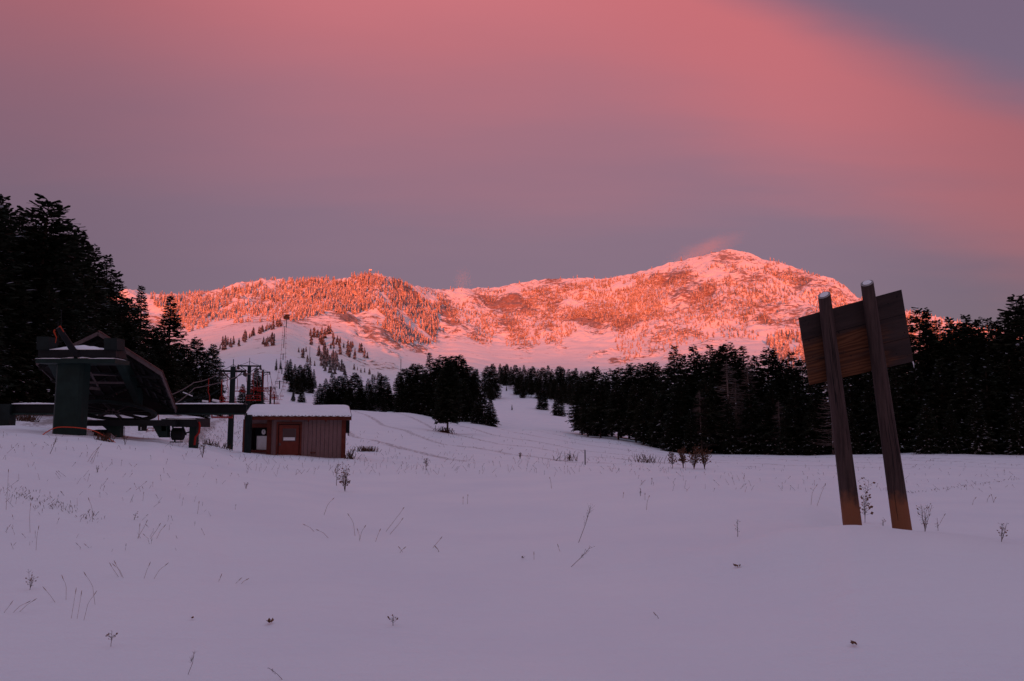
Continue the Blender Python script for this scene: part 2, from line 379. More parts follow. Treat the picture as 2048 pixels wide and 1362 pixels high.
def height(x, y, full=False):
    x = np.asarray(x, float); y = np.asarray(y, float)
    phi = np.arctan2(x, y); Rr = np.hypot(x, y); pc = np.clip(phi, -R(50), R(50))
    Y = np.maximum(Rr * np.cos(pc), 0.5); s = np.tan(pc)
    # near table
    i, t = smcol(NS, NZ, s); t = t * t * (3 - 2 * t)
    ly = np.clip(np.log(Y), LYN[0], LYN[-1]); j = np.clip(np.searchsorted(LYN, ly) - 1, 0, len(YN) - 2)
    tj = (ly - LYN[j]) / (LYN[j + 1] - LYN[j]); tj = tj * tj * (3 - 2 * tj) * 0.5 + tj * 0.5
    zn = (NZ[i, j] * (1 - tj) + NZ[i, j + 1] * tj) * (1 - t) + (NZ[i + 1, j] * (1 - tj) + NZ[i + 1, j + 1] * tj) * t
    # far table
    i, t = smcol(FS, FK, s); t = t * t * (3 - 2 * t)
    yr = FYR[i] * (1 - t) + FYR[i + 1] * t
    rk = np.interp(s, RS, RK)
    tau = Y / yr
    K = FK[i] * (1 - t)[..., None] + FK[i + 1] * t[..., None]
    K = np.concatenate([K, rk[..., None]], -1)
    T = np.array(TAU + [1.0])
    j = np.clip(np.searchsorted(T, tau) - 1, 0, len(T) - 2)
    tj = np.clip((tau - T[j]) / (T[j + 1] - T[j]), 0, 1)
    k0 = np.take_along_axis(K, j[..., None], -1)[..., 0]; k1 = np.take_along_axis(K, (j + 1)[..., None], -1)[..., 0]
    kk = k0 * (1 - tj) + k1 * tj
    zf = H + kk * Y
    zr = H + rk * yr
    back = tau > 1
    zf = np.where(back, zr * np.clip(1 - (tau - 1) * 2.2, 0.0, 1), zf)
    bl = sst(Y, 330, 620)
    z = zn * (1 - bl) + zf * bl
    # relief
    u, v = proj(s * Y, Y, z)
    rock = caps(u + 10 * fbm(x / 60, y / 60, 5, 3), v + 6 * fbm(x / 50, y / 50, 9, 3))
    up = sst(tau, 0.55, 0.72) * (1 - 0.75 * sst(tau, 0.93, 1.0)) * (tau < 1.05)
    smooth_floor = sst(v, 700, 660)
    rel = 38 * ridged(x / 165, y / 480, 21, 4) + 20 * fbm(x / 60, y / 90, 33, 4)
    z = z + rel * up * smooth_floor * sst(Y, 900, 1500)
    rk2 = rock * (12 * ridged(x / 42, y / 60, 41, 4) + 6 * fbm(x / 14, y / 18, 51, 3)) * sst(Y, 600, 900) * (1 - 0.6 * sst(tau, 0.95, 1))
    z = z + rk2
    z = z + 4.5 * fbm(x / 20, y / 24, 61, 3) * sst(Y, 1400, 2000) * smooth_floor
    z = z + 5 * fbm(x / 90, y / 90, 71, 3) * sst(Y, 450, 900) * (1 - sst(tau, .9, 1))
    z = z + 1.2 * fbm(x / 40, y / 40, 81, 3) * sst(Y, 110, 300) * (1 - sst(Y, 900, 1200))
    near = 0.17 * fbm(x / 9, y / 9, 91, 3) * sst(Y, 4, 14) + 0.035 * fbm(x / 2.1, y / 2.1, 92, 3) * sst(Y, 1, 6)
    near = near + 0.11 * fbm(x / 3.5, y / 1.8, 95, 3) * sst(s, -0.15, -0.4) * sst(Y, 5, 9)
    # hollow scooped by the wind behind and beside the sign posts, and the drift in front of them
    xs_ = s * Y
    near = near - 0.20 * np.exp(-((xs_ - 5.3) / 1.5) ** 2 - ((Y - 11.9) / .95) ** 2) - 0.10 * np.exp(-((xs_ - 4.3) / .45) ** 2 - ((Y - 10.9) / .6) ** 2)
    near = near + 0.225 * np.exp(-((xs_ - 3.5) / 1.5) ** 2 - ((Y - 9.35) / np.where(Y > 9.35, .62, 1.5)) ** 2) + 0.06 * np.exp(-((xs_ - 5.6) / 1.3) ** 2 - ((Y - 9.4) / np.where(Y > 9.4, .6, 1.4)) ** 2)
    # long low drift crests
    near = near + 0.10 * np.exp(-((Y - 17 - 1.2 * np.sin(xs_ / 4)) / 2.2) ** 2) * sst(s, -.2, 0.0) + 0.07 * np.exp(-((Y - 11 + .25 * xs_) / 1.4) ** 2) * sst(s, .3, .1)
    z = z + near * (1 - sst(Y, 60, 160))
    fade = 1 - sst(np.abs(phi), R(58), R(115))
    z = z * fade
    rock = rock * (0.55 + 1.0 * np.clip(fbm(x / 45, y / 60, 19, 3) + .45, 0, 1)) * .85 + 0.95 * smooth_floor * sst(Y, 900, 1400) * np.clip(0.5 + 1.3 * fbm(x / 130, y / 160, 27, 3), 0, 1)
    if full: return z, rock, tau
    return z
def gz(x, y): return float(height(np.array([x]), np.array([y]))[0])
def hit(u, v, y0=2.5, y1=400):  # where the view ray through a pixel meets the ground
    a, k = sv(u, v); ys = np.exp(np.linspace(math.log(y0), math.log(y1), 1500))
    d = (H + k * ys) - height(a * ys, ys)
    i = np.argmax(d < 0)
    if d[i] >= 0: i = len(ys) - 1
    Y = ys[i]; return Vector((a * Y, Y, gz(a * Y, Y)))

phis = [-180, -165, -150, -135, -120, -105, -95, -86, -78, -71, -65, -60, -55, -51, -48, -45, -42.5, -40.5]
ph = np.concatenate([np.radians(phis), np.arctan(np.linspace(-0.82, 0.82, 1300)), -np.radians(phis[::-1])])
rows1 = np.exp(np.linspace(math.log(0.6), math.log(600), 320))
def grid(rr, ids, name, mt, wrap_center=False):
    PH, RR = np.meshgrid(ph, rr)
    pc = np.clip(PH, -R(50), R(50)); Rd = RR / np.cos(pc)
    X = Rd * np.sin(PH); Yy = Rd * np.cos(PH)
    z, rock, tau = height(X, Yy, True)
    V = np.stack([X, Yy, z], -1).reshape(-1, 3)
    n, k = RR.shape
    a = (np.arange(n - 1)[:, None] * k + np.arange(k - 1)[None, :]).ravel()
    Q = np.stack([a, a + 1, a + k + 1, a + k], -1)
    me = np_mesh(name, V, Q, [mt], smooth=True)
    o = bpy.data.objects.new(name, me); col.objects.link(o)
    return o, me, X, Yy, z, rock
g_o, g_me, GX, GY, GZ_, _ = grid(rows1, None, 'ground', m_ground)
tag(g_o, 'snow covered ground of the meadow and valley', None, None, 'structure')
# stubble attribute: bands across the meadow and the slope on the left
uu, vv = proj(GX.ravel(), np.maximum(GY.ravel(), .3), GZ_.ravel())
Yg = GY.ravel(); Xg = GX.ravel()
bands = np.clip(1.3 - np.abs(np.mod(Yg + 3 * Xg + 5 * fbm(Xg / 25, Yg / 25, 3, 2), 27) - 13) / 2.2, 0, 1)
stub = bands * sst(Yg, 40, 55) * (1 - sst(Yg, 150, 210)) + 0.55 * sst(uu, 520, 380) * sst(Yg, 36, 50) * (1 - sst(Yg, 80, 120))
stub = np.where(Yg > 0, stub, 0) + 0.0
at_ = g_me.attributes.new('stubble', 'FLOAT', 'POINT'); at_.data.foreach_set('value', stub.astype(np.float32))
rows2 = np.concatenate([np.linspace(600, 3000, 470), [3080, 3200, 3400, 3700, 4200, 5000, 7000, 12000, 24000, 60000]])
m_o, m_me, MX, MY, MZ, MR = grid(rows2, None, 'mountain', m_mount)
tag(m_o, 'snowy mountain ridge with rock bands lit by low sun', None, None, 'structure')
at_ = m_me.attributes.new('rock', 'FLOAT', 'POINT'); at_.data.foreach_set('value', MR.ravel().astype(np.float32))
# small disc of ground right under the camera
mb = MB(); c_ = np.arctan2(0, 1)
ring = [(0.61 / math.cos(max(-R(50), min(R(50), a))) * math.sin(a), 0.61 / math.cos(max(-R(50), min(R(50), a))) * math.cos(a)) for a in np.linspace(-math.pi, math.pi, 49)[:-1]]
for i in range(48):
    a, b = ring[i], ring[(i + 1) % 48]; mb.poly([(0, 0, -0.004), (b[0], b[1], gz(*b) - .004), (a[0], a[1], gz(*a) - .004)])
tag(mb.build('ground', m_ground), 'snow under the viewpoint', None, None, 'structure')
# unseen range added on the dawn side, 20 km behind: it keeps the valley in its shadow
HR = 75 + 21400 / math.cos(R(SUN_AZ)) * math.tan(R(SUN_EL))
mb = MB(); xs = np.linspace(-45000, 30000, 151)
top = HR + 14 * fbm(xs / 5000, xs * 0, 14, 3)
for i in range(150):
    a, b = xs[i], xs[i + 1]
    mb.poly([(a, -17000, -30), (a, -20000, top[i]), (b, -20000, top[i + 1]), (b, -17000, -30)])
    mb.poly([(a, -20000, top[i]), (a, -24000, -30), (b, -24000, -30), (b, -20000, top[i + 1])])
tag(mb.build('sun_block_range', m_mount), 'added unseen range that keeps the low sun off the valley', None, None, 'structure')

# ------------------------------------------------------------------ trees
def leafquads(L, p, d, side, length, width, droop, mi):
    q = p + d * length + Vector((0, 0, -droop * length))
    s_ = side * width * 0.5
    L.poly([p - s_ * .6, q - s_, q + d * width * .4, q + s_, p + s_ * .6], mi)
def make_pine(seed, h=16, spread=0.2, base=0.1, snow=0.15, blunt=0.0, dens=1.0, gap=0.12):
    rr = random.Random(seed); cr = MB(); tr = MB()
    lean = Vector((rr.uniform(-.02, .02), rr.uniform(-.02, .02), 0)) * h
    axis = lambda z: lean * (z / h) ** 2 + Vector((0, 0, z))
    tr.tube([axis(z) for z in (-0.8, h * .1, h * .4, h * .75, h * .98)], [h * .014, h * .012, h * .009, h * .005, .02], 7)
    z = h * base; ph_ = [rr.uniform(0, 6.28) for _ in range(4)]
    while z < h * 0.995:
        t = (z - h * base) / (h * (1 - base))
        prof = (1 - t) ** (0.80 - 0.35 * blunt) * (0.72 + 0.28 * min(1, t * 7)) + 0.025
        Rm = h * spread * prof
        nb = max(4, int((5 + 4.5 * (1 - t)) * dens))
        a0 = rr.uniform(0, 6.28)
        for k in range(nb):
            if rr.random() < gap: continue
            a = a0 + k * 6.283 / nb + rr.uniform(-.35, .35)
            L_ = Rm * rr.uniform(0.76, 1.08) * (1 + .13 * math.sin(2 * a + ph_[0] + z * .5) + .06 * math.sin(z * 1.3 + ph_[1] + a))
            if rr.random() < .04: L_ *= 1.2
            elev = 0.75 * t - 0.25 + rr.uniform(-.15, .15)
            d = Vector((math.cos(a) * math.cos(elev), math.sin(a) * math.cos(elev), math.sin(elev)))
            p0 = axis(z + rr.uniform(-.2, .2)); sd = Vector((-math.sin(a), math.cos(a), 0))
            if L_ > 0.7: tr.beam(p0, p0 + d * L_ * .8, 0.02 + .012 * L_, 0.02 + .012 * L_)
            n = max(2, int(L_ / 0.20))
            for i in range(n):
                f = 0.18 + 0.82 * (i + rr.random() * .8) / n
                p = p0 + d * L_ * f + Vector((0, 0, -.10 * L_ * f * f + rr.uniform(-.22, .22)))
                tl = (0.30 + 0.30 * L_ * (1 - f)) * rr.uniform(.7, 1.3)
                tl = min(tl, 0.8)
                for sg in (-1, 1):
                    dd = (d * rr.uniform(.5, 1.0) + sd * sg * rr.uniform(.4, 1.0) + Vector((0, 0, rr.uniform(-.35, .2)))).normalized()
                    sdd = dd.cross(Vector((0, 0, 1))).normalized()
                    sdd = (sdd + Vector((0, 0, rr.uniform(-.9, .9)))).normalized()
                    leafquads(cr, p, dd, sdd, tl, rr.uniform(.14, .27), rr.uniform(-.1, .35), 0)
                if rr.random() < snow * (1.5 - t) and f > .35:
                    q = p + Vector((0, 0, .07)); w_ = rr.uniform(.02, .10) * rr.choice((.6, 1, 1, 1.7)); l_ = rr.uniform(.12, .65)
                    cr.poly([q - sd * w_, q + d * l_ * .5 - sd * w_ * 1.2, q + d * l_ - Vector((0, 0, .05)), q + d * l_ * .5 + sd * w_ * 1.2, q + sd * w_], 1)
        z += h * 0.021 * rr.uniform(.75, 1.3) * (1.15 - .5 * t)
    return cr.mesh('crown', [m_fol, m_snow]), tr.mesh('trunk', m_bark), h
VAR = [make_pine(11, 17, .19, .08), make_pine(12, 18, .16, .10, blunt=.4), make_pine(13, 15, .22, .05, blunt=.7), make_pine(14, 19, .15, .16),
       make_pine(15, 16, .20, .12, .05, blunt=1), make_pine(16, 14, .21, .03, .20), make_pine(17, 12, .17, .03, .45), make_pine(18, 17, .23, .20, blunt=.8)]
def make_snag(seed, h=14):
    rr = random.Random(seed); cr = MB(); tr = MB()
    tr.tube([(0, 0, -.6), (0, 0, h * .3), (.1, 0, h * .7), (.15, .05, h)], [.16, .13, .08, .02], 6)
    z = h * .12
    while z < h * .97:
        t = z / h; L_ = h * .2 * (1 - t) ** .7 + .3
        for k in range(4):
            a = rr.uniform(0, 6.28); d = Vector((math.cos(a), math.sin(a), rr.uniform(-.25, .05)))
            l = L_ * rr.uniform(.5, 1.1); p = Vector((.1 * t, 0, z))
            e = p + d * l * .6; g = p + d * l + Vector((0, 0, .12 * l))
            cr.tube([p, e, g], [.035, .025, .012], 3, cap=False)
            for q in range(4):
                f = rr.uniform(.3, 1); b0 = p + d * l * f * .8
                cr.tube([b0, b0 + Vector((rr.uniform(-.5, .5), rr.uniform(-.5, .5), rr.uniform(-.25, .1)))], [.016, .008], 3, cap=False)
            if rr.random() < .35:
                s_ = Vector((-math.sin(a), math.cos(a), 0)) * .05
                cr.poly([p + d * l * .2 - s_ + Vector((0, 0, .05)), e - s_ + Vector((0, 0, .05)), e + s_ + Vector((0, 0, .05)), p + d * l * .2 + s_ + Vector((0, 0, .05))], 1)
        z += h * .022
    return cr.mesh('branches', [m_snag, m_snow]), tr.mesh('trunk', m_snag), h
SNAG = make_snag(31)
treecount = 0
def plant(x, y, h, var, label, group, name='pine_tree', cat='pine tree', wide=1.0, part='crown', zbase=None):
    global treecount
    crown, trunk, h0 = var; treecount += 1
    o = bpy.data.objects.new(name, None); col.objects.link(o); o.empty_display_size = .3
    o.location = (x, y, (gz(x, y) if zbase is None else zbase) - 0.05); k = h / h0
    o.rotation_euler = (0, 0, rnd.uniform(0, 6.28)); o.scale = (k * wide * 1.14, k * wide * 1.14, k)
    tag(o, label, cat, group)
    for nm, me in ((part, crown), ('trunk', trunk)):
        c = bpy.data.objects.new(nm, me); col.objects.link(c); c.parent = o
    return o
def plant_top(u, v, Y, var, label, group, wide=1.0, **kw):
    t = P(u, v, Y); h = t.z - gz(t.x, Y)
    return plant(t.x, Y, max(h, .8), VAR[var] if isinstance(var, int) else var, label, group, wide=wide, **kw)

ORD = 'first second third fourth fifth sixth seventh eighth ninth tenth eleventh twelfth thirteenth fourteenth fifteenth sixteenth seventeenth eighteenth nineteenth twentieth'.split()
def ordl(lst, k, what):          # the first k trees of a list make its skyline: each is told apart by its order
    top = sorted(range(k), key=lambda i: lst[i][0]); return {i: ORD[n] + ' treetop from the left on the skyline ' + what for n, i in enumerate(top)}
GL = 'dark pines of the left forest'
lab = 'tall dark pine in the dense forest behind the lift station'
for i, (u, v, Y, vr, w_) in enumerate([(-70, 360, 52, 0, 1.1), (-22, 372, 55, 2, 1.0), (-2, 388, 58, 3, 1.0), (20, 420, 64, 0, 1), (42, 424, 66, 1, 1.1), (88, 399, 62, 4, 1.15), (112, 455, 70, 0, 1),
        (150, 459, 72, 2, 1.1), (190, 494, 78, 1, 1.1), (214, 510, 84, 3, 1.1), (236, 545, 88, 0, 1.1), (262, 598, 96, 2, 1.1), (10, 470, 60, 7, 1.1), (60, 480, 62, 1, 1.1), (125, 520, 66, 7, 1.2), (170, 540, 70, 0, 1.1), (200, 570, 76, 4, 1.1),
        (245, 612, 84, 7, 1.1), (100, 560, 58, 0, 1), (30, 560, 56, 2, 1), (150, 600, 62, 3, 1.1), (215, 640, 72, 2, 1.1), (265, 655, 84, 0, 1.1), (300, 660, 98, 4, 1.1), (-30, 520, 50, 1, 1)]):
    l = {4: 'pine at the left edge group, just left of the broad highest one', 3: 'thin pine among the leftmost treetops of the left forest', 6: 'pine on the shoulder right of the broad highest one', 8: 'pine on the skyline two steps below the highest one', 10: 'pine ending the dense skyline, above the station drive box', 11: 'lowest treetop of the dense left forest beside the slim lit pine', 5: 'broad round topped pine, highest tree beside the left edge of the forest', 7: 'pine with pointed top on the falling skyline left of centre of the left forest', 9: 'pine stepping down the skyline above the station gable', 1: 'pine cut by the left edge of the view, tallest there'}.get(i, lab)
    plant_top(u, v, Y, vr, l, GL, w_)
plant_top(288, 571, 112, 3, 'slim pine standing out against the lit mountain, left one of two', GL, 1.0)
plant_top(343, 593, 112, 0, 'pointed pine standing out against the lit mountain, right one of two', GL, 1.15)
TL_ = [(318, 655, 118, 4, 1.1), (372, 690, 112, 2, 1.2), (398, 678, 132, 4, 1.25), (425, 690, 140, 2, 1.1), (335, 690, 100, 7, 1.2), (300, 700, 90, 2, 1.2), (360, 720, 104, 7, 1.2), (392, 735, 112, 5, 1.1), (428, 745, 125, 5, 1.1), (440, 762, 120, 6, 1), (412, 770, 108, 5, 1), (270, 700, 80, 2, 1.2)]
od = ordl(TL_, 5, 'between the slim pines and the lift line')
for i, (u, v, Y, vr, w_) in enumerate(TL_):
    plant_top(u, v, Y, vr, od.get(i, 'dark pine at the low right end of the left forest'), GL, w_)
for i in range(26):            # deeper in the left forest
    f = rnd.random(); u = -60 + 440 * f; Y = 72 + 50 * f + rnd.uniform(0, 25)
    sky_v = np.interp(u, [-60, 0, 88, 150, 215, 262, 300, 400, 440], [400, 440, 450, 500, 560, 640, 690, 730, 760])
    plant_top(u, sky_v + rnd.uniform(0, 70), Y, rnd.choice([0, 1, 3, 4, 7]), lab, GL, 1.1)
# small trees by the lift line
GM = 'trees beside the lift line'
plant_top(512, 737, 175, 6, 'narrow snow-dusted spruce between the second and third lift pylons', GM, 1.3, name='spruce_tree', cat='spruce tree')
plant_top(520, 752, 185, 6, 'lower narrow spruce touching the third lift pylon', GM, 1.2, name='spruce_tree', cat='spruce tree')
plant_top(486, 769, 170, 5, 'short dark pine between the first and second lift pylons', GM, 1.5)
plant_top(553, 717, 420, 3, 'tiny dark fir alone on the slope left of the far pylons', GM, .8, name='fir_tree', cat='fir tree')
plant_top(562, 720, 430, 3, 'tiny dark fir touching the far pylon line', GM, .8, name='fir_tree', cat='fir tree')
GC = 'dark tree clump on the slope above the shed'
for (u, v, Y, vr, w_) in [(575, 720, 350, 3, 1.2), (581, 718, 355, 1, 1), (590, 728, 300, 0, 1.1), (600, 730, 300, 2, 1.2), (612, 727, 300, 4, 1.2), (620, 731, 310, 0, 1), (628, 738, 300, 3, 1.1), (585, 745, 285, 5, 1.2), (606, 742, 290, 2, 1.2), (622, 748, 288, 5, 1.1), (597, 750, 280, 2, 1.1)]:
    plant_top(u, v, Y, vr, 'dark fir in the small clump on the slope above the shed', GC, w_, name='fir_tree', cat='fir tree')
plant_top(604, 772, 228, 5, 'low snow-dusted fir behind the shed roof, wider of two', GC, 1.3, name='fir_tree', cat='fir tree')
plant_top(587, 780, 232, 6, 'low snow-dusted fir behind the shed roof, narrower of two', GC, 1.2, name='fir_tree', cat='fir tree')
GB = 'dark trees of the middle grove'
lb = 'dark pine in the low left part of the middle grove'
TL_ = [(640, 768, 188, 5, 1.2), (652, 757, 192, 0, 1.1), (667, 744, 190, 3, 1.3), (680, 752, 186, 4, 1.3), (692, 748, 195, 0, 1.2), (711, 746, 188, 2, 1.3), (722, 764, 184, 5, 1.2), (737, 757, 200, 0, 1.1), (747, 748, 205, 3, 1.1), (758, 745, 205, 3, 1.1), (768, 752, 200, 4, 1.2), (778, 768, 190, 5, 1.1), (660, 775, 182, 2, 1.3), (700, 775, 180, 2, 1.3), (744, 788, 180, 6, 1.8), (765, 790, 180, 6, 1.6), (730, 785, 184, 5, 1.4)]
od = ordl(TL_, 12, 'of the low grove behind the shed')
for i, (u, v, Y, vr, w_) in enumerate(TL_):
    plant_top(u, v, Y, vr, od.get(i, lb), GB, w_ * 1.2)
lb = 'tall dark pine in the high right part of the middle grove'
TL_ = [(798, 744, 190, 0, 1.1), (812, 738, 196, 4, 1.2), (826, 728, 190, 2, 1.1), (842, 730, 194, 4, 1.2), (862, 705, 188, 3, 1.1), (874, 718, 192, 0, 1.1), (884, 713, 186, 4, 1.2), (902, 713, 190, 2, 1.1), (915, 712, 188, 4, 1.1), (928, 720, 190, 1, 1.2), (940, 733, 188, 4, 1.1), (948, 748, 186, 0, 1.1), (850, 750, 180, 7, 1.2), (820, 765, 182, 2, 1.2), (800, 780, 182, 5, 1.2), (925, 760, 180, 7, 1.1), (870, 760, 179, 2, 1.2), (835, 785, 180, 5, 1.3), (905, 790, 176, 5, 1.2), (940, 785, 178, 5, 1.2)]
od = ordl(TL_, 12, 'of the tall middle grove')
for i, (u, v, Y, vr, w_) in enumerate(TL_):
    plant_top(u, v, Y, vr, od.get(i, lb), GB, w_ * 1.2)
LONE = make_pine(77, 16, .22, .2, .03, blunt=.8, dens=1.6, gap=.05)
b_ = hit(895, 866, 60, 400)
t_ = P(893, 722, b_.y); plant(b_.x, b_.y, t_.z - b_.z, LONE, 'spreading pine on a bare leaning trunk in front of the middle grove', GB)
plant_top(965, 771, 172, 5, 'snowy fir at the right end of the middle grove', GB, 1.3, name='fir_tree', cat='fir tree')
plant_top(982, 800, 166, 6, 'short wide snowy fir, rightmost of the middle grove', GB, 1.9, name='fir_tree', cat='fir tree')
plant_top(955, 795, 168, 6, 'snowy fir in front of the middle grove, right of the lone trunk', GB, 1.6, name='fir_tree', cat='fir tree')
GF = 'far trees beyond the ski run'
for (u, v, Y, vr, w_) in [(950, 738, 330, 4, 1.2), (975, 733, 345, 7, 1.3), (986, 728, 340, 2, 1.2), (982, 765, 318, 5, 1.2)]:
    plant_top(u, v, Y, vr, 'pine at the left side of the ski run gap', GF, w_)
for i, (u, v, Y) in enumerate([(1000, 727, 440), (1007, 732, 430), (1013, 728, 420), (1022, 733, 410), (1031, 730, 400), (1040, 735, 400), (1048, 730, 390), (1058, 737, 395), (1066, 733, 385), (1076, 738, 385), (1086, 735, 380), (1096, 732, 375), (1104, 738, 370), (1117, 733, 365), (1124, 735, 360), (1137, 738, 355), (1145, 742, 350), (1152, 737, 350), (1163, 742, 340), (1172, 743, 330), (1035, 752, 372), (1050, 755, 365), (1062, 760, 358), (1078, 758, 350), (1095, 760, 345), (1108, 758, 330), (1128, 762, 320), (1140, 765, 310), (1155, 762, 300), (1045, 765, 352)]):
    plant_top(u, v, Y, [0, 4, 2, 1, 7, 5][i % 6], (ORD[i] + ' treetop from the left in the far row beside the ski run') if i < 20 else 'dark pine standing forward in the far row beside the ski run', GF, 1.2)
plant_top(1085, 770, 285, 6, 'snow-laden spruce at the foot of the far row', GF, 1.7, name='spruce_tree', cat='spruce tree')
plant_top(1117, 768, 255, 5, 'broad dark spruce standing forward of the far row', GF, 1.2, name='spruce_tree', cat='spruce tree')
for (u, v) in ((1024, 820), (1013, 782)):
    b = hit(u, v, 100, 460)
    plant(b.x, b.y, 2.0 if v > 800 else 2.6, VAR[6], 'tiny fir sapling alone on the ski run, ' + ('lower one' if v > 800 else 'upper one'), 'saplings on the ski run', name='fir_sapling', cat='sapling', wide=.8)
GR = 'dark pines of the right forest'
lr = 'dark pine in the left wing of the right forest, where trunks show'
TL_ = [(1163, 758, 175, 4, 1.2), (1180, 748, 180, 7, 1.2), (1193, 735, 172, 2, 1.2), (1210, 744, 185, 0, 1.1), (1222, 740, 176, 4, 1.1), (1240, 736, 168, 7, 1.1), (1256, 728, 172, 0, 1.1), (1269, 730, 165, 4, 1.1), (1280, 727, 170, 1, 1.2), (1295, 726, 162, 2, 1.1), (1306, 727, 160, 4, 1.1), (1316, 742, 156, 0, 1.1), (1332, 735, 150, 7, 1.1), (1200, 765, 158, 7, 1.2), (1235, 770, 152, 7, 1.2), (1270, 770, 148, 7, 1.1), (1300, 775, 142, 0, 1.1), (1175, 790, 162, 7, 1.2), (1320, 790, 136, 2, 1.1), (1285, 800, 140, 7, 1.1)]
od = ordl(TL_, 13, 'of the right forest wing')
for i, (u, v, Y, vr, w_) in enumerate(TL_):
    plant_top(u, v, Y, vr, od.get(i, lr), GR, w_)
lr = 'dark pine in the tall middle row of the right forest'
TL_ = [(1347, 692, 136, 0, 1.15), (1366, 712, 134, 5, 1.1), (1387, 692, 134, 1, 1.2), (1402, 710, 134, 2, 1), (1418, 690, 132, 0, 1.1), (1434, 700, 132, 4, 1), (1452, 690, 130, 4, 1.2), (1470, 708, 132, 2, 1), (1490, 691, 130, 3, 1.25), (1508, 715, 130, 5, 1), (1530, 699, 128, 4, 1.2), (1550, 712, 128, 0, 1), (1583, 704, 124, 0, 1.2), (1566, 720, 126, 2, 1), (1605, 720, 122, 4, 1.1), (1630, 712, 118, 0, 1.1), (1655, 700, 116, 2, 1.1), (1360, 760, 126, 2, 1.2), (1410, 760, 124, 7, 1.1), (1500, 770, 122, 5, 1.1), (1545, 760, 120, 5, 1.2), (1590, 765, 116, 5, 1.2), (1345, 800, 125, 5, 1.2), (1630, 780, 112, 5, 1.2), (1455, 800, 122, 5, 1.1), (1380, 820, 122, 5, 1.1), (1570, 820, 115, 5, 1.1)]
od = ordl(TL_, 17, 'of the row before the sign')
for i, (u, v, Y, vr, w_) in enumerate(TL_):
    plant_top(u, v, Y, vr, od.get(i, lr), GR, w_)
lr = 'dark snow-flecked pine in the right forest beyond the leaning sign'
TL_ = [(1680, 690, 114, 0, 1.1), (1710, 680, 112, 2, 1.1), (1745, 665, 110, 4, 1.1), (1775, 655, 108, 0, 1.1), (1802, 645, 106, 1, 1), (1852, 648, 106, 0, 1), (1870, 640, 104, 3, 1.1), (1898, 636, 102, 0, 1.1), (1912, 650, 100, 2, 1), (1929, 630, 100, 0, 1.1), (1945, 645, 99, 4, 1), (1958, 638, 98, 1, 1), (1971, 636, 98, 3, 1.1), (1990, 645, 96, 5, 1), (2006, 625, 96, 0, 1.1), (2050, 615, 95, 2, 1), (2075, 600, 94, 0, 1.1), (2110, 590, 92, 1, 1.1),
                          (1700, 760, 106, 5, 1.2), (1740, 750, 104, 5, 1.2), (1790, 740, 100, 5, 1.2), (1830, 730, 99, 5, 1.2), (1880, 720, 96, 5, 1.2), (1925, 715, 94, 5, 1.2), (1970, 720, 92, 5, 1.2), (2015, 710, 92, 5, 1.2), (2055, 700, 90, 5, 1.2), (1950, 790, 90, 6, 1.4), (2030, 790, 88, 6, 1.4), (1850, 800, 92, 5, 1.2), (1760, 810, 98, 5, 1.2), (1700, 820, 102, 5, 1.2), (1900, 810, 91, 5, 1.1)]
od = ordl(TL_, 18, 'right of the sign posts')
for i, (u, v, Y, vr, w_) in enumerate(TL_):
    plant_top(u, v, Y, vr, od.get(i, lr), GR, w_)
plant_top(1830, 620, 104, 4, 'round topped pine just right of the sign board against the glow', GR, 1.05)
plant_top(2037, 595, 94, 2, 'tallest pine, at the right edge of the right forest', GR, 1.1)
for i in range(34):
    u = rnd.uniform(1340, 2100); Y = np.interp(u, [1340, 1700, 2100], [148, 122, 106]) + rnd.uniform(0, 22)
    v = np.interp(u, [1340, 1600, 1750, 1850, 2000, 2100], [735, 740, 690, 665, 655, 635]) + rnd.uniform(0, 50)
    plant_top(u, v, Y, rnd.choice([0, 1, 2, 4, 5]), 'pine deep inside the right forest', GR, 1.15)
for i, (u, v, Y, bv) in enumerate([(1470, 760, 124, 0), (1496, 725, 124, 0), (1455, 720, 123, 0), (1400, 780, 123, 0), (1558, 800, 118, 0), (1660, 740, 108, 0)]):
    plant_top(u, v, Y, SNAG, 'bare grey dead tree with thin limbs in front of the dark row' if i > 1 else ('bare dead tree with snow-plastered stem at the edge of the dark row' if i == 0 else 'tallest bare dead tree, its stem crossing the dark row'), 'bare dead trees at the forest edge', 1.2, name='dead_tree', cat='dead tree', part='branches')

# ------------------------------------------------------------------ mountain trees
def far_tree(seed, n=5, tiers=7, frost=.5):
    rr = random.Random(seed); V = []; Fc = []; Mi = []
    for k in range(tiers):
        t = k / tiers; z0 = .06 + .94 * t; z1 = min(1.0, z0 + .26 - .08 * t); r = .17 * (1 - t) ** .85 + .02
        b = len(V); off = rr.uniform(0, 6.28)
        for i in range(n):
            a = off + 6.283 * i / n; q = r * rr.uniform(.65, 1.3)
            V.append((q * math.cos(a), q * math.sin(a), z0 + rr.uniform(-.03, .03)))
        V.append((rr.uniform(-.01, .01), rr.uniform(-.01, .01), z1))
        for i in range(n):
            Fc.append((b + i, b + (i + 1) % n, b + n)); Mi.append(1 if rr.random() < frost else 0)
    return np.array(V), np.array(Fc), np.array(Mi)
FTV = [far_tree(i, frost=.42) for i in range(6)]
def ftmesh(k, mats):
    V, Q, Mi = FTV[k]; return np_mesh('crown', V, Q, mats, Mi)
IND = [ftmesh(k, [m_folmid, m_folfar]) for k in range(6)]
tm = MB(); tm.tube([(0, 0, -.06), (0, 0, .2), (0, 0, .8)], [.018, .014, .006], 5); TRK = tm.mesh('trunk', m_bark)
def wpos(u, v, y0, y1):
    return hit(u, v, y0, y1)
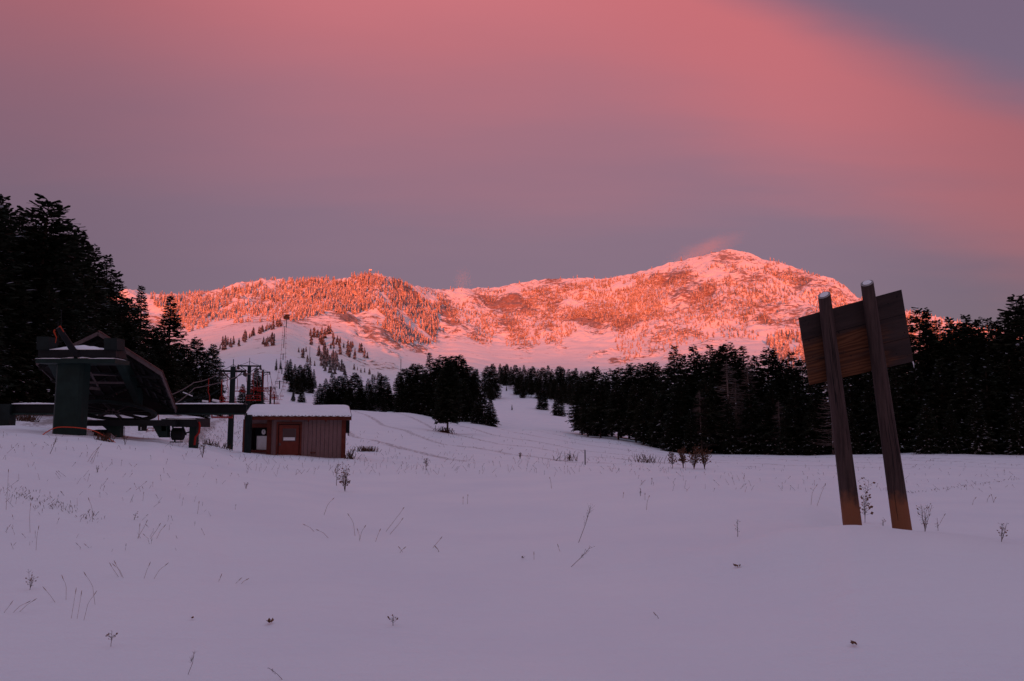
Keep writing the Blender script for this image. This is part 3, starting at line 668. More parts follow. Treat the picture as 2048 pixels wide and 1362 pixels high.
def far_thing(u, v, hpx, label, group, y0=350, y1=2400, base_v=True):
    b = hit(u, v, y0, y1); h = hpx / F * b.y
    o = bpy.data.objects.new('fir_tree', None); col.objects.link(o); o.location = (b.x, b.y, b.z - .2)
    o.scale = (h * rnd.uniform(1.1, 1.5),) * 2 + (h,); o.rotation_euler[2] = rnd.uniform(0, 6)
    tag(o, label, 'fir tree', group)
    for nm, me in (('crown', rnd.choice(IND)), ('trunk', TRK)):
        c = bpy.data.objects.new(nm, me); col.objects.link(c); c.parent = o
def inpoly(x, y, pl):
    c = False; j = len(pl) - 1
    for i in range(len(pl)):
        if (pl[i][1] > y) != (pl[j][1] > y) and x < (pl[j][0] - pl[i][0]) * (y - pl[i][1]) / (pl[j][1] - pl[i][1]) + pl[i][0]: c = not c
        j = i
    return c
def scatter(pl, n, seed):
    rr = random.Random(seed); xs_ = [p[0] for p in pl]; ys_ = [p[1] for p in pl]; o = []
    while len(o) < n:
        x, y = rr.uniform(min(xs_), max(xs_)), rr.uniform(min(ys_), max(ys_))
        if inpoly(x, y, pl): o.append((x, y, rr))
    return o
GS = 'grey firs on the lower slope'
for pl, n, hp, lb in [([(620, 668), (650, 660), (700, 690), (745, 720), (700, 722), (655, 705), (622, 690)], 50, 20, 'grey dusted fir in the upper belt of the rocky spur'),
                      ([(636, 705), (690, 728), (700, 752), (640, 745)], 42, 21, 'grey dusted fir in the lower belt of the rocky spur'),
                      ([(440, 690), (475, 682), (478, 694), (440, 702)], 12, 17, 'grey fir in the leftmost clump on the open slope'),
                      ([(486, 676), (506, 668), (507, 680), (486, 686)], 10, 17, 'grey fir in the second clump on the open slope'),
                      ([(526, 688), (548, 678), (548, 692), (527, 695)], 10, 19, 'grey fir in the clump just left of the upper pylons'),
                      ([(512, 666), (560, 645), (570, 650), (516, 672)], 22, 14, 'grey fir in the slanting row below the hill terminal'),
                      ([(595, 705), (612, 697), (612, 710), (597, 716)], 5, 14, 'grey fir in the clump just right of the upper pylons'),
                      ([(700, 735), (790, 755), (780, 765), (700, 760)], 9, 12, 'small grey fir below the rocky spur'),
                      ([(604, 715), (620, 722), (640, 735), (606, 728)], 6, 16, 'grey fir just above the dark clump')]:
    for (x, y, rr) in scatter(pl, n, int(pl[0][0])):
        far_thing(x, y, hp * rr.uniform(.6, 1.2), lb, GS, 350, 2000)

# all the other firs of the mountain, past counting
TPOL = [([(300, 596), (345, 596), (440, 586), (520, 570), (640, 563), (745, 552), (800, 568), (870, 582), (885, 600), (872, 690), (800, 688), (735, 668), (690, 640), (668, 622), (600, 642), (560, 645), (500, 645), (430, 650), (380, 665), (340, 640), (310, 612)], 4300, 12),
        ([(880, 590), (960, 590), (1000, 640), (985, 690), (950, 690), (900, 640)], 600, 7.5),
        ([(960, 585), (1140, 575), (1180, 640), (1120, 690), (1010, 695), (1010, 640)], 1300, 7.5),
        ([(1140, 570), (1300, 550), (1330, 640), (1220, 650), (1150, 640)], 1500, 7.5),
        ([(1250, 555), (1420, 530), (1560, 540), (1690, 590), (1700, 640), (1560, 625), (1400, 640), (1260, 640)], 2600, 8),
        ([(1220, 650), (1400, 635), (1600, 625), (1620, 690), (1500, 680), (1380, 690), (1240, 730)], 700, 8.5),
        ([(1530, 680), (1640, 650), (1640, 740), (1560, 735)], 220, 19),
        ([(1740, 622), (1800, 625), (1900, 648), (2040, 672), (2040, 700), (1740, 700)], 330, 14),
        ([(690, 600), (720, 590), (760, 640), (735, 665)], 100, 13)]
VV, FF, MM = [], [], []; off = 0
RRr = random.Random(5)
ys_all = np.exp(np.linspace(math.log(560), math.log(2950), 900))
pts = []
for pl, n, hp in TPOL:
    for (x, y, rr) in scatter(pl, n, n): pts.append((x, y, hp * rr.uniform(.5, 1.25), 0))
for (u, v) in zip(np.random.RandomState(3).uniform(300, 1890, 520), [0] * 520):      # along the crest
    den = 1 if (u < 920 or u > 1500) else .12
    if RRr.random() < den: pts.append((u, None, RRr.uniform(4, 9), 1))
BT = 0
for (u, v, hp, cr_) in pts:
    if cr_:
        vs = np.interp(u, [p[0] for p in RID], [p[1] for p in RID]); a, k = sv(u, vs); Y = float(np.interp(a, FS, FYR)) * RRr.uniform(.975, 1.0)
        x = a * Y
    else:
        a, k = sv(u, v); d = (H + k * ys_all) - height(a * ys_all, ys_all); i = np.argmax(d < 0)
        if d[i] >= 0: continue
        Y = ys_all[i]; x = a * Y
        if fbm(np.array([x / 95]), np.array([Y / 130]), 8, 3)[0] < (-.28 if u < 870 else -.2) and hp < 20: continue
    if Y > 2950: continue
    VV.append((x, Y, hp / F * Y))
xy = np.array(VV); zz = height(xy[:, 0], xy[:, 1])
VV = []
for (x, Y, h), z in zip(xy, zz):
    V, Q, Mi = FTV[RRr.randrange(6)]; a = RRr.uniform(0, 6.28); ca, sa = math.cos(a), math.sin(a)
    wd = h * RRr.uniform(.85, 1.35)
    W = np.stack([x + (V[:, 0] * ca - V[:, 1] * sa) * wd, Y + (V[:, 0] * sa + V[:, 1] * ca) * wd, z - .4 + V[:, 2] * h], -1)
    VV.append(W); FF.append(Q + off); MM.append(Mi); off += len(V)
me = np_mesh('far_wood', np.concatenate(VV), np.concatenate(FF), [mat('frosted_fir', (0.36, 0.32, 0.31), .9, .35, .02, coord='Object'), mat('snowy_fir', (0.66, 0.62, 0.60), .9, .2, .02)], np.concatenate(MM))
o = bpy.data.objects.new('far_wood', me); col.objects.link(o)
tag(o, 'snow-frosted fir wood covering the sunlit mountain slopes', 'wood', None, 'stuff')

# ------------------------------------------------------------------ leaning sign
def wood_mat(name, c1, c2, axis, scale=3.0, light=None):
    m_ = bpy.data.materials.new(name); m_.use_nodes = True; t = m_.node_tree
    b = t.nodes['Principled BSDF']; b.inputs['Roughness'].default_value = 0.8; b.inputs['Specular IOR Level'].default_value = 0.2
    tcn = t.nodes.new('ShaderNodeTexCoord'); mp = t.nodes.new('ShaderNodeMapping')
    mp.inputs['Scale'].default_value = axis; t.links.new(tcn.outputs['Object'], mp.inputs[0])
    n = NOISE(t, mp.outputs[0], scale, 6, 0.65)
    cc = RAMP(t, n, [(0.36, c1), (0.64, c2)])
    if light:                   # bare, unweathered wood below a height given in object space
        sp = t.nodes.new('ShaderNodeSeparateXYZ'); t.links.new(tcn.outputs['Object'], sp.inputs[0])
        zz_ = M_(t, 'MULTIPLY_ADD', NOISE(t, tcn.outputs['Object'], 7, 4), 0.45, sp.outputs[2])
        cc = MIX(t, SS(t, zz_, light[0] + .38, light[0] + .16), cc, light[1])
    t.links.new(cc, b.inputs['Base Color'])
    bn = t.nodes.new('ShaderNodeBump'); bn.inputs['Strength'].default_value = 0.6; bn.inputs['Distance'].default_value = 0.01
    t.links.new(NOISE(t, mp.outputs[0], scale * 2.5, 5, 0.7), bn.inputs['Height']); t.links.new(bn.outputs[0], b.inputs['Normal'])
    return m_
m_post = wood_mat('weathered_post', (0.028, 0.018, 0.017), (0.070, 0.046, 0.043), (9, 9, .8), 2.2, (0.42, (0.21, 0.085, 0.042)))
def plywood():
    m_ = bpy.data.materials.new('weathered_plywood'); m_.use_nodes = True; t = m_.node_tree
    b = t.nodes['Principled BSDF']; b.inputs['Roughness'].default_value = 0.85; b.inputs['Specular IOR Level'].default_value = 0.15
    uv = t.nodes.new('ShaderNodeUVMap'); s_ = t.nodes.new('ShaderNodeSeparateXYZ'); t.links.new(uv.outputs[0], s_.inputs[0])
    mp = t.nodes.new('ShaderNodeMapping'); mp.inputs['Scale'].default_value = (1.2, 6, 1); t.links.new(uv.outputs[0], mp.inputs[0])
    wv = t.nodes.new('ShaderNodeTexWave'); wv.bands_direction = 'Y'; wv.inputs['Scale'].default_value = 1.0; wv.inputs['Distortion'].default_value = 16; wv.inputs['Detail'].default_value = 3; wv.inputs['Detail Scale'].default_value = 1.0
    t.links.new(mp.outputs[0], wv.inputs[0])
    grain = RAMP(t, wv.outputs['Fac'], [(0.1, (0.075, 0.028, 0.014)), (0.9, (0.135, 0.056, 0.028))])
    n = NOISE(t, mp.outputs[0], 1.3, 5, .7)
    # grey weathering at the top, the right side and the bottom right corner
    wthr = M_(t, 'ADD', M_(t, 'ADD', SS(t, s_.outputs[1], .50, .78), M_(t, 'MULTIPLY', SS(t, s_.outputs[0], .5, .95), .85)), M_(t, 'MULTIPLY', M_(t, 'SUBTRACT', NOISE(t, mp.outputs[0], .7, 5, .7), .5), 4.2))
    c = MIX(t, SS(t, wthr, -.15, .75), grain, RAMP(t, n, [(0.3, (0.022, 0.017, 0.018)), (0.7, (0.055, 0.038, 0.036))]))
    t.links.new(c, b.inputs['Base Color']); return m_
m_ply = plywood()
m_endg = mat('end_grain', (0.30, 0.27, 0.27), .8, .3, 12)
YS = 10.5
b1 = P(1703, 1040, YS); b2 = P(1804, 1056, YS - .05)
t1 = P(1648, 590, YS + .05); t2 = P(1734, 566, YS + .02)
sg = thing('sign', 'blank weathered wooden board on two leaning timber posts, seen from behind', 'sign', (b1.x / 2 + b2.x / 2, YS, gz(b1.x, YS)))
for k, (b, t, r0, r1, cut, fl) in enumerate(((b1, t1, .122, .086, .06, 1), (b2, t2, .120, .084, .05, 0))):
    ax = (t - b).normalized(); mb = MB(); n = 20
    pts_ = [b - ax * .5] + [b + (t - b) * f for f in (0, .1, .2, .3, .4, .5, .6, .7, .8, .9, .96)]
    rr = random.Random(k + 3); basei = len(mb.v)
    X_ = ax.cross(Vector((0, 1, 0))).normalized(); Z_ = X_.cross(ax)
    wob_ = [1 + rr.uniform(-.02, .02) for _ in range(n)]
    L_ = (t - b).length
    for i, p in enumerate(pts_ + [t]):
        f = max(0, (p - b).dot(ax) / L_); r = r0 + (r1 - r0) * f
        for j in range(n):
            a = 2 * math.pi * j / n; q = r * wob_[j]
            if fl and abs(math.sin(a / 2 - .2)) < .2: q *= .93
            pp = p + (X_ * math.cos(a) + Z_ * math.sin(a)) * q
            if i == len(pts_): pp = pp + ax * (cut * .6 * -math.cos(a) + .045 * math.sin(a))
            mb.v.append(tuple(pp))
    R_ = len(pts_)
    for i in range(R_):
        for j in range(n):
            a = basei + i * n + j; c = basei + i * n + (j + 1) % n
            mb.f.append((a, c, c + n, a + n)); mb.m.append(0)
    mb.f.append(tuple(basei + R_ * n + j for j in range(n))); mb.m.append(1)
    # long drying cracks as thin dark slivers sunk in the near face
    ps = mb.build('post', [m_post, m_endg], sg, label=['left leaning post with a split, flattened face', 'right leaning post, taller and rounder'][k])
    cm = MB()
    for q in range(7):
        f0 = rr.uniform(.02, .7); f1 = f0 + rr.uniform(.08, .28); aa = rr.uniform(-2.3, -.8)
        path = []
        for g in range(7):
            f = f0 + (f1 - f0) * g / 6; r = (r0 + (r1 - r0) * f) * 1.002
            a = aa + rr.uniform(-.03, .03)
            path.append(b + ax * L_ * f + (X_ * math.cos(a) + Vector((0, -1, 0)) * -math.sin(a)) * r)
        cm.tube(path, [.001, .003, .0035, .003, .0035, .003, .001], 4)
    cm.build('crack', m_dark, ps)
    sc = MB(); cen = t + Vector((0, 0, 0))
    ring = []
    for j in range(14):
        a = 2 * math.pi * j / 14; ring.append(cen + (X_ * math.cos(a) + Z_ * math.sin(a)) * r1 * .74 * rr.uniform(.85, 1.05) + ax * ((cut * .6 * -math.cos(a) + .045 * math.sin(a)) * .74 + .008))
    cc_ = cen + ax * .018
    for j in range(14): sc.poly([ring[j], ring[(j + 1) % 14], cc_])
    sc.poly(ring[::-1])
    sc.build('snow_cap', m_snow, ps)
yb = YS + .16
tl, tr_, br, bl_ = P(1598, 635, yb + .02), P(1803, 579, yb), P(1827, 723, yb - .02), P(1620, 770, yb)
mb = MB(); mb.slab([bl_, br, tr_, tl], (0, .03, 0))
bd = mb.build('board', m_ply, sg)
uvl = bd.data.uv_layers.new(name='UVMap')
cvx = {0: (0, 0), 1: (1, 0), 2: (1, 1), 3: (0, 1), 4: (0, 0), 5: (1, 0), 6: (1, 1), 7: (0, 1)}
for l in bd.data.loops: uvl.data[l.index].uv = cvx[l.vertex_index]
def bp(s_, t__): return (bl_ * (1 - s_) + br * s_) * (1 - t__) + (tl * (1 - s_) + tr_ * s_) * t__
mb = MB(); rr = random.Random(4)
for i in range(46):
    s_, t__ = rr.uniform(.03, .97), rr.uniform(.05, .95)
    if i < 24: s_ = [.06, .3, .36, .62, .68, .95][i % 6] + rr.uniform(-.01, .01); t__ = .1 + .8 * (i // 6) / 3 + rr.uniform(-.03, .03)
    q = bp(s_, t__) + Vector((0, -.003, 0)); r = rr.uniform(.004, .009)
    mb.tube([q, q + Vector((0, .004, 0))], r, 6)
mb.build('nail_head', m_dark, bd)
mb = MB()
for t__ in (.335, .66):
    mb.beam(bp(0.01, t__) + Vector((0, -.0015, 0)), bp(.99, t__) + Vector((0, -.0015, 0)), .004, .006)
mb.build('panel_seam', m_dark, bd)
q = bp(1, 0); mb = MB(); mb.tube([q + Vector((-.01, 0, 0)), q + Vector((0, 0, -.04)), q + Vector((.002, 0, -.09))], [.008, .006, .001], 6)
tag(mb.build('icicle', mat('ice', (.75, .8, .85), .15), org=q), 'small icicle hanging from the lower right corner of the board', 'icicle')

# ------------------------------------------------------------------ shed
YF = 44.0
def PV(u, v, Y=YF): return P(u, v, Y)
x0, x1 = PV(487, 860).x, PV(686, 860).x
xc = PV(545, 860).x
zt = PV(545, 838).z; zb = -0.6
dep = 3.6; YB = YF + dep
sh = thing('ski_lift_shed', 'small mauve-brown shed with snowy roof and red-brown door below the slope', 'shed', ((x0 + x1) / 2, YF + 1.8, gz((x0 + x1) / 2, YF)))
mb = MB()                        # wall shell: front, cut corner, sides, back
xl = PV(500, 860, YF + 1.45).x; yl = YF + 1.45
def wallseg(mb, a, b, za, zb_, th=.08, mi=0):
    a, b = Vector((*a, 0)), Vector((*b, 0)); d = (b - a).normalized(); nn = Vector((-d.y, d.x, 0)) * th
    mb.hexa([(a.x, a.y, za), (b.x, b.y, za), (b.x + nn.x, b.y + nn.y, za), (a.x + nn.x, a.y + nn.y, za), (a.x, a.y, zb_), (b.x, b.y, zb_), (b.x + nn.x, b.y + nn.y, zb_), (a.x + nn.x, a.y + nn.y, zb_)], mi)
dl, dr = PV(553.5, 860).x, PV(596.5, 860).x; dtop = PV(570, 848).z
wallseg(mb, (xc, YF), (dl, YF), zb, zt); wallseg(mb, (dr, YF), (x1, YF), zb, zt); wallseg(mb, (dl, YF), (dr, YF), dtop, zt)
wallseg(mb, (x1, YF), (x1, YB), zb, zt); wallseg(mb, (x1, YB), (x0 + .3, YB), zb, zt + .5); wallseg(mb, (x0 + .3, YB), (xl, yl), zb, zt)
# cut corner with a window opening
dv = Vector((xc - xl, YF - yl, 0)); 
def cp(f, z): return Vector((xl + dv.x * f, yl + dv.y * f, z))
def cutseg(mb, f0, f1, za, zb_, th=.08, mi=0, out=0):
    a, b = cp(f0, 0), cp(f1, 0); nn = Vector((dv.y, -dv.x, 0)).normalized() * out
    wallseg(mb, ((a + nn).x, (a + nn).y), ((b + nn).x, (b + nn).y), za, zb_, th, mi)
wz0, wz1 = PV(525, 901).z, PV(525, 855).z
cutseg(mb, 0, .22, zb, zt); cutseg(mb, .80, 1, zb, zt); cutseg(mb, .22, .80, zb, wz0); cutseg(mb, .22, .80, wz1, zt)
wl = mb.build('wall', m_siding, sh)
mb = MB()                        # siding grooves as dark strips laid on, their shade put into the colour
x = PV(604, 860).x
while x < x1 - .25:
    mb.box((x, YF - .002, (zb + zt) / 2), (.014, .012, zt - zb)); x += .232
mb.build('groove_strip', m_dark, wl)
mb = MB()                        # trims
mb.box((x1 - .09, YF - .03, (zb + zt) / 2), (.22, .06, zt - zb)); mb.box((x1 + .02, YF + .13, (zb + zt) / 2), (.05, .26, zt - zb)); mb.build('trim', m_trim, sh); mb = MB()
for f0, f1, za, zb2 in ((.12, .22, zb, zt), (.80, .93, zb, zt), (.22, .80, wz1, wz1 + .22), (.22, .80, wz0 - .12, wz0), (0, .1, zb, zt)):
    cutseg(mb, f0, f1, za, zb2, .05, 0, -.055 if False else .055)
mb.build('window_frame', m_trim, sh)
# near-black sheet behind the opening, the cabin's shade put into its colour
mb = MB(); cutseg(mb, .24, .78, wz0 - .02, wz1 + .02, .02, 0, -.35); cab = mb.build('window', m_dark, sh)
mb = MB(); cutseg(mb, .34, .74, wz0 + .02, wz0 + .80, .02, 0, -.27); mb.build('pane', m_white, cab)
cdl = cp(.58, PV(527, 864).z) + Vector((dv.y, -dv.x, 0)).normalized() * -.24
dirn = Vector((dv.y, -dv.x, 0)).normalized()
mb = MB(); mb.tube([cdl, cdl + dirn * .03], .145, 20); mb.tube([cdl + dirn * .031, cdl + dirn * .034], .03, 8, 1)
mb.beam(cdl + dirn * .036, cdl + dirn * .036 + Vector((0, 0, .10)), .012, .012, (0, 1, 0), 1)
mb.build('dial', [m_white, m_ink], cab)
# door
mb = MB(); mb.box(((dl + dr) / 2, YF + .03, (zb + dtop) / 2), (dr - dl - .10, .05, dtop - zb - .1)); door = mb.build('door', m_door, sh)
mb = MB()
for xx in (dl - .04, dr + .04): mb.box((xx, YF - .03, (zb + dtop + .1) / 2), (.10, .06, dtop + .1 - zb))
mb.box(((dl + dr) / 2, YF - .032, dtop + .06), (dr - dl + .18, .062, .1)); mb.build('door_frame', m_trim, door)
wx0, wx1, wzb, wzt = PV(563, 860).x, PV(588, 860).x, PV(570, 882).z, PV(570, 858).z
mb = MB()
for a_ in ((wx0, wx0 + .03), (wx1 - .03, wx1)): mb.box(((a_[0] + a_[1]) / 2, YF - .005, (wzb + wzt) / 2), (.04, .03, wzt - wzb))
for z_ in (wzb, wzt): mb.box(((wx0 + wx1) / 2, YF - .004, z_), (wx1 - wx0 + .02, .03, .04))
wf = mb.build('window_frame', m_steel, door)
mb = MB(); mb.box(((wx0 + wx1) / 2, YF + .002, (wzb + wzt) / 2 + .09), (wx1 - wx0 - .04, .012, wzt - wzb - .22)); mb.build('pane', m_curtain, door)
mb = MB(); mb.box(((wx0 + wx1) / 2, YF - .0, wzb + .11), (wx1 - wx0 - .05, .014, .17), mi=0)
rr = random.Random(9)
for i in range(9):
    mb.box((wx0 + .09 + i * .062, YF - .009, wzb + .12 + rr.uniform(-.02, .02)), (rr.uniform(.02, .045), .004, .014), mi=1)
mb.build('notice', [m_white, m_ink], door)
hx = PV(556, 889); mb = MB(); mb.tube([hx + Vector((0, .01, 0)), hx + Vector((0, -.07, 0))], .03, 8); mb.beam(hx + Vector((0, -.06, 0)), hx + Vector((.1, -.06, 0)), .02, .025); mb.box((hx.x + .02, YF - .01, hx.z), (.07, .02, .16)); mb.build('handle', m_steel, door)
# roof
rx0, rx1 = PV(489, 830).x, PV(697, 830, YF - .3).x
zf_, zbk = PV(600, 831, YF - .4).z, PV(600, 812, YB + .2).z
mb = MB(); nx = 64
def roofz(y): return zf_ + (zbk - zf_) * (y - YF + .4) / (dep + .6)
for i in range(nx):             # corrugated sheet
    xa, xb = rx0 + (rx1 - rx0) * i / nx, rx0 + (rx1 - rx0) * (i + 1) / nx
    za_, zb3 = .02 * math.cos(i * math.pi), .02 * math.cos((i + 1) * math.pi)
    mb.hexa([(xa, YF - .4, zf_ + za_ - .02), (xb, YF - .4, zf_ + zb3 - .02), (xb, YB + .2, zbk + zb3 - .02), (xa, YB + .2, zbk + za_ - .02), (xa, YF - .4, zf_ + za_), (xb, YF - .4, zf_ + zb3), (xb, YB + .2, zbk + zb3), (xa, YB + .2, zbk + za_)])
roof = mb.build('roof', m_steel, sh)
mb = MB(); nx, ny = 120, 10; vs = []
for j in range(ny + 1):
    for i in range(nx + 1):
        fx, fy = i / nx, j / ny; x = rx0 + .03 + (rx1 - rx0 - .06) * fx
        scal = abs(math.sin(fx * math.pi * 15)) ** .5
        y = YF - .42 - .03 * scal + (dep + .6) * fy if j else YF - .40 - .05 * scal
        ez = min(1, fy * 7) ** .5 * min(1, fx * 25) ** .5 * min(1, (1 - fx) * 25) ** .5
        z = roofz(y) + .02 + .085 * ez + (.0 if j else -.045 * scal) + .02 * math.sin(fx * 9) * ez
        vs.append((x, y, z))
mb.v = vs
for j in range(ny):
    for i in range(nx):
        a = j * (nx + 1) + i; mb.f.append((a, a + 1, a + nx + 2, a + nx + 1)); mb.m.append(0)
mb.build('snow', m_snow, roof, smooth=True)
mb = MB(); mb.box(((rx0 + rx1) / 2, YF - .34, zf_ - .14), (rx1 - rx0 - .06, .04, .2)); 
mb.hexa([(rx1 - .06, YF - .34, zf_ - .26), (rx1 - .02, YF - .34, zf_ - .26), (rx1 - .02, YB + .2, zbk - .26), (rx1 - .06, YB + .2, zbk - .26), (rx1 - .06, YF - .34, zf_ - .03), (rx1 - .02, YF - .34, zf_ - .03), (rx1 - .02, YB + .2, zbk - .03), (rx1 - .06, YB + .2, zbk - .03)])
mb.build('fascia', m_trim, roof)
mb = MB()
for u in (579, 613, 647.5):
    xx = PV(u, 835).x; mb.box((xx, YF - .2, zf_ - .2), (.06, .3, .26))
mb.build('bracket', m_trim, roof)
mb = MB(); mb.box((x1 + .16, YF + .5, PV(690, 853).z), (.2, .3, .75)); mb.tube([(x1 + .2, YF + .5, PV(690, 862).z), (x1 + .2, YF + .5, PV(690, 872).z)], .03, 6); mb.build('meter_box', m_black, sh)
q = PV(621.5, 906.5); mb = MB(); mb.box((q.x, YF - .06, q.z), (.28, .05, .05)); mb.box((q.x - .12, YF - .03, q.z + .01), (.03, .06, .09)); mb.box((q.x + .12, YF - .03, q.z + .01), (.03, .06, .09)); mb.build('rail', m_trim, wl)

piv = Vector((x0, YF, 0)); ra = R(14); Rz = Matrix.Rotation(ra, 3, 'Z')
sh.location = piv + Rz @ (sh.location - piv); sh.rotation_euler = (0, 0, ra)

# ------------------------------------------------------------------ lift station
st = thing('lift_station', 'dark green steel lift terminal with a bullwheel under a snowy gable roof', 'lift station', P(137, 877, 34))
YC = 34.0
mb = MB()                        # column, rounded box
def rbox(mb, c_bot, c_top, w_, d_, ch=.12):
    a, b = w_ / 2, d_ / 2; ring = [(-a + ch, -b), (a - ch, -b), (a, -b + ch), (a, b - ch), (a - ch, b), (-a + ch, b), (-a, b - ch), (-a, -b + ch)]
    base = len(mb.v)
    for c in (c_bot, c_top):
        for p in ring: mb.v.append((c[0] + p[0], c[1] + p[1], c[2]))
    for i in range(8): mb.f.append((base + i, base + (i + 1) % 8, base + 8 + (i + 1) % 8, base + 8 + i)); mb.m.append(0)
    mb.f.append(tuple(base + 8 + i for i in range(8))); mb.m.append(0)
cb, ct = P(137.5, 890, YC + .6), P(151, 716, YC + .6)
rbox(mb, (cb.x, cb.y, cb.z - .5), (cb.x, cb.y, ct.z), 1.2, .8)
mb.build('column', m_green, st)
def PB(mb, pts2, Y, thick, mi=0):   # plate through pixels at a depth
    q = [P(u, v, Y) for u, v in pts2]; b = len(mb.v); n = len(q)
    mb.v += [tuple(p) for p in q] + [tuple(p + Vector((0, thick, 0))) for p in q]
    mb.f.append(tuple(b + i for i in range(n))); mb.m.append(mi); mb.f.append(tuple(b + n + n - 1 - i for i in range(n))); mb.m.append(mi)
    for i in range(n): mb.f.append((b + i, b + n + i, b + n + (i + 1) % n, b + (i + 1) % n)); mb.m.append(mi)
mb = MB(); PB(mb, [(71, 726), (230, 726), (230, 717), (71, 717)], YC - .1, 1.3); mb.build('crosshead', m_green, st)
mb = MB(); PB(mb, [(76, 714), (232, 714), (232, 699), (76, 699)], YC + .1, .9); cbm = mb.build('crossbeam', m_black, st)
for u0, u1, v0, v1 in ((73, 97, 673, 699), (208, 234, 676, 699)):
    mb = MB(); PB(mb, [(u0, v1), (u1, v1), (u1, v0), (u0, v0)], YC + .0, .7); mb.build('drive_box', m_greend, st)
def drift(mb, u0, u1, v0, h, Y, dp, n=18, seed=0, prof=None):   # a ridge of snow lying on a ledge
    rr = random.Random(seed); a, b = P(u0, v0, Y), P(u1, v0, Y); base = len(mb.v); k = 5
    for i in range(n + 1):
        f = i / n; e = math.sin(math.pi * min(1, max(0, f))) ** .35 * (prof(f) if prof else 1) * (1 + rr.uniform(-.15, .15))
        for j in range(k):
            g = j / (k - 1); zz_ = h * e * math.sin(math.pi * (g * .8 + .1)) ** .6
            mb.v.append((a.x + (b.x - a.x) * f, Y - .03 + dp * g, a.z + zz_ * (0.25 if j in (0, k - 1) else 1)))
    for i in range(n):
        for j in range(k - 1):
            q = base + i * k + j; mb.f.append((q, q + 1, q + k + 1, q + k)); mb.m.append(0)
    for j0 in (0,):                # front skirt
        for i in range(n):
            q = base + i * k; A, B = mb.v[q], mb.v[q + k]
            mb.poly([(A[0], A[1], a.z - .01), (B[0], B[1], a.z - .01), B, A])
mb = MB()
drift(mb, 97, 208, 699, .20, YC + .1, .9, prof=lambda f: .5 + .6 * math.sin(math.pi * f))
drift(mb, 71, 122, 717, .06, YC - .1, 1.2, seed=1); drift(mb, 178, 229, 717, .07, YC - .1, 1.2, seed=2)
drift(mb, 124, 148, 716, .16, YC + .0, .9, 8, 3, lambda f: f); drift(mb, 156, 182, 716, .16, YC + .0, .9, 8, 4, lambda f: 1 - f)
mb.build('snow', m_snow, cbm, smooth=True)
mb = MB(); mb.tube([P(158, 716, YC + .2), P(146, 700, YC), P(117, 655, YC - .6)], [.17, .14, .11], 10); arm = mb.build('mast_arm', m_black, st)
mb = MB(); mb.tube([P(119, 652, YC - .62), P(127, 664, YC - .5)], [.05, .03], 6); mb.tube([P(110, 659, YC - .6), P(108, 663, YC - .6), P(113, 675, YC - .6), P(111, 686, YC - .6)], [.035, .04, .02, .012], 5); mb.build('highlight_tape', m_hltape, arm)  # upper tube paints the orange highlight on the arm, the other hangs beside
mb = MB(); mb.tube([P(122, 690, YC + .3), P(123, 620, YC + .3)], .015, 5); mb.tube([P(117, 690, YC), P(116, 642, YC)], .018, 5); mb.build('antenna', m_black, st)
# roof
YN_, YR_ = 36.6, 43.0
An, Bn, Ln = P(197, 667, YN_), P(322, 747, YN_), P(73, 727, YN_)
Ar, Br, Lr = P(262, 775, YR_), P(352, 822, YR_), P(168, 818, YR_)
mb = MB()
mb.slab([An, Bn, Br, Ar], (0, 0, .07)); mb.slab([Ln, An, Ar, Lr], (0, 0, .07))
srf = mb.build('roof', m_roofu, st)
mb = MB(); mb.slab([Lr, Br, Ar], (0, .05, 0)) if False else mb.poly([Lr - Vector((0, 0, .05)), Br - Vector((0, 0, .05)), Ar - Vector((0, 0, .05))]); mb.build('gable', m_roofu, srf)  # rear infill added to keep sky light out and the underside dark
mb = MB()                        # purlins and rafters under the sheets
for f in (.12, .3, .48, .66, .84):
    o_ = Vector((0, 0, -.07)); mb.beam(An.lerp(Bn, f) + o_, Ar.lerp(Br, f) + o_, .06, .10)
    mb.beam(An.lerp(Ln, f) + o_, Ar.lerp(Lr, f) + o_, .06, .10)
for g in (.05, .3, .6, .9):
    mb.beam(An.lerp(Ar, g) - Vector((0, 0, .16)), Bn.lerp(Br, g) - Vector((0, 0, .16)), .08, .1); mb.beam(An.lerp(Ar, g) - Vector((0, 0, .16)), Ln.lerp(Lr, g) - Vector((0, 0, .16)), .08, .1)
    mb.beam(Ln.lerp(Lr, g) - Vector((0, 0, .12)), Bn.lerp(Br, g) - Vector((0, 0, .12)), .07, .09)
mb.build('rafter', m_black, srf)
mb = MB(); oo = Vector((0, -.02, .0))
mb.beam(An + oo, Bn + oo, .05, .17); mb.beam(An + oo, Ln + oo, .05, .17); mb.beam(Bn, Br, .05, .2); mb.beam(Ln, Lr, .05, .12)
mb.build('fascia', m_fascia, srf)
mb = MB(); up_ = Vector((0, 0, .13)); mb.beam(An + up_, Bn + up_, .12, .04); mb.beam(Bn + up_ + Vector((.03, 0, 0)), Br + up_ + Vector((.03, 0, 0)), .06, .05); mb.build('ridge_cap', m_brownroof, srf)
mb = MB()                        # snow on both planes
def snow_on(mb, a, b, c, d, h, n=10):
    base = len(mb.v)
    for i in range(n + 1):
        for j in range(n + 1):
            f, g = i / n, j / n; e = (min(1, f * 4) * min(1, (1 - f) * 4) * min(1, g * 4) * min(1, (1 - g) * 4)) ** .5
            p = a.lerp(b, f).lerp(d.lerp(c, f), g); mb.v.append((p.x, p.y, p.z + .075 + h * e))
    for i in range(n):
        for j in range(n):
            q = base + i * (n + 1) + j; mb.f.append((q, q + n + 1, q + n + 2, q + 1)); mb.m.append(0)
snow_on(mb, An, Ln, Lr, Ar, .16); snow_on(mb, An, Bn, Br, Ar, .04)
mb.build('snow', m_snow, srf, smooth=True)
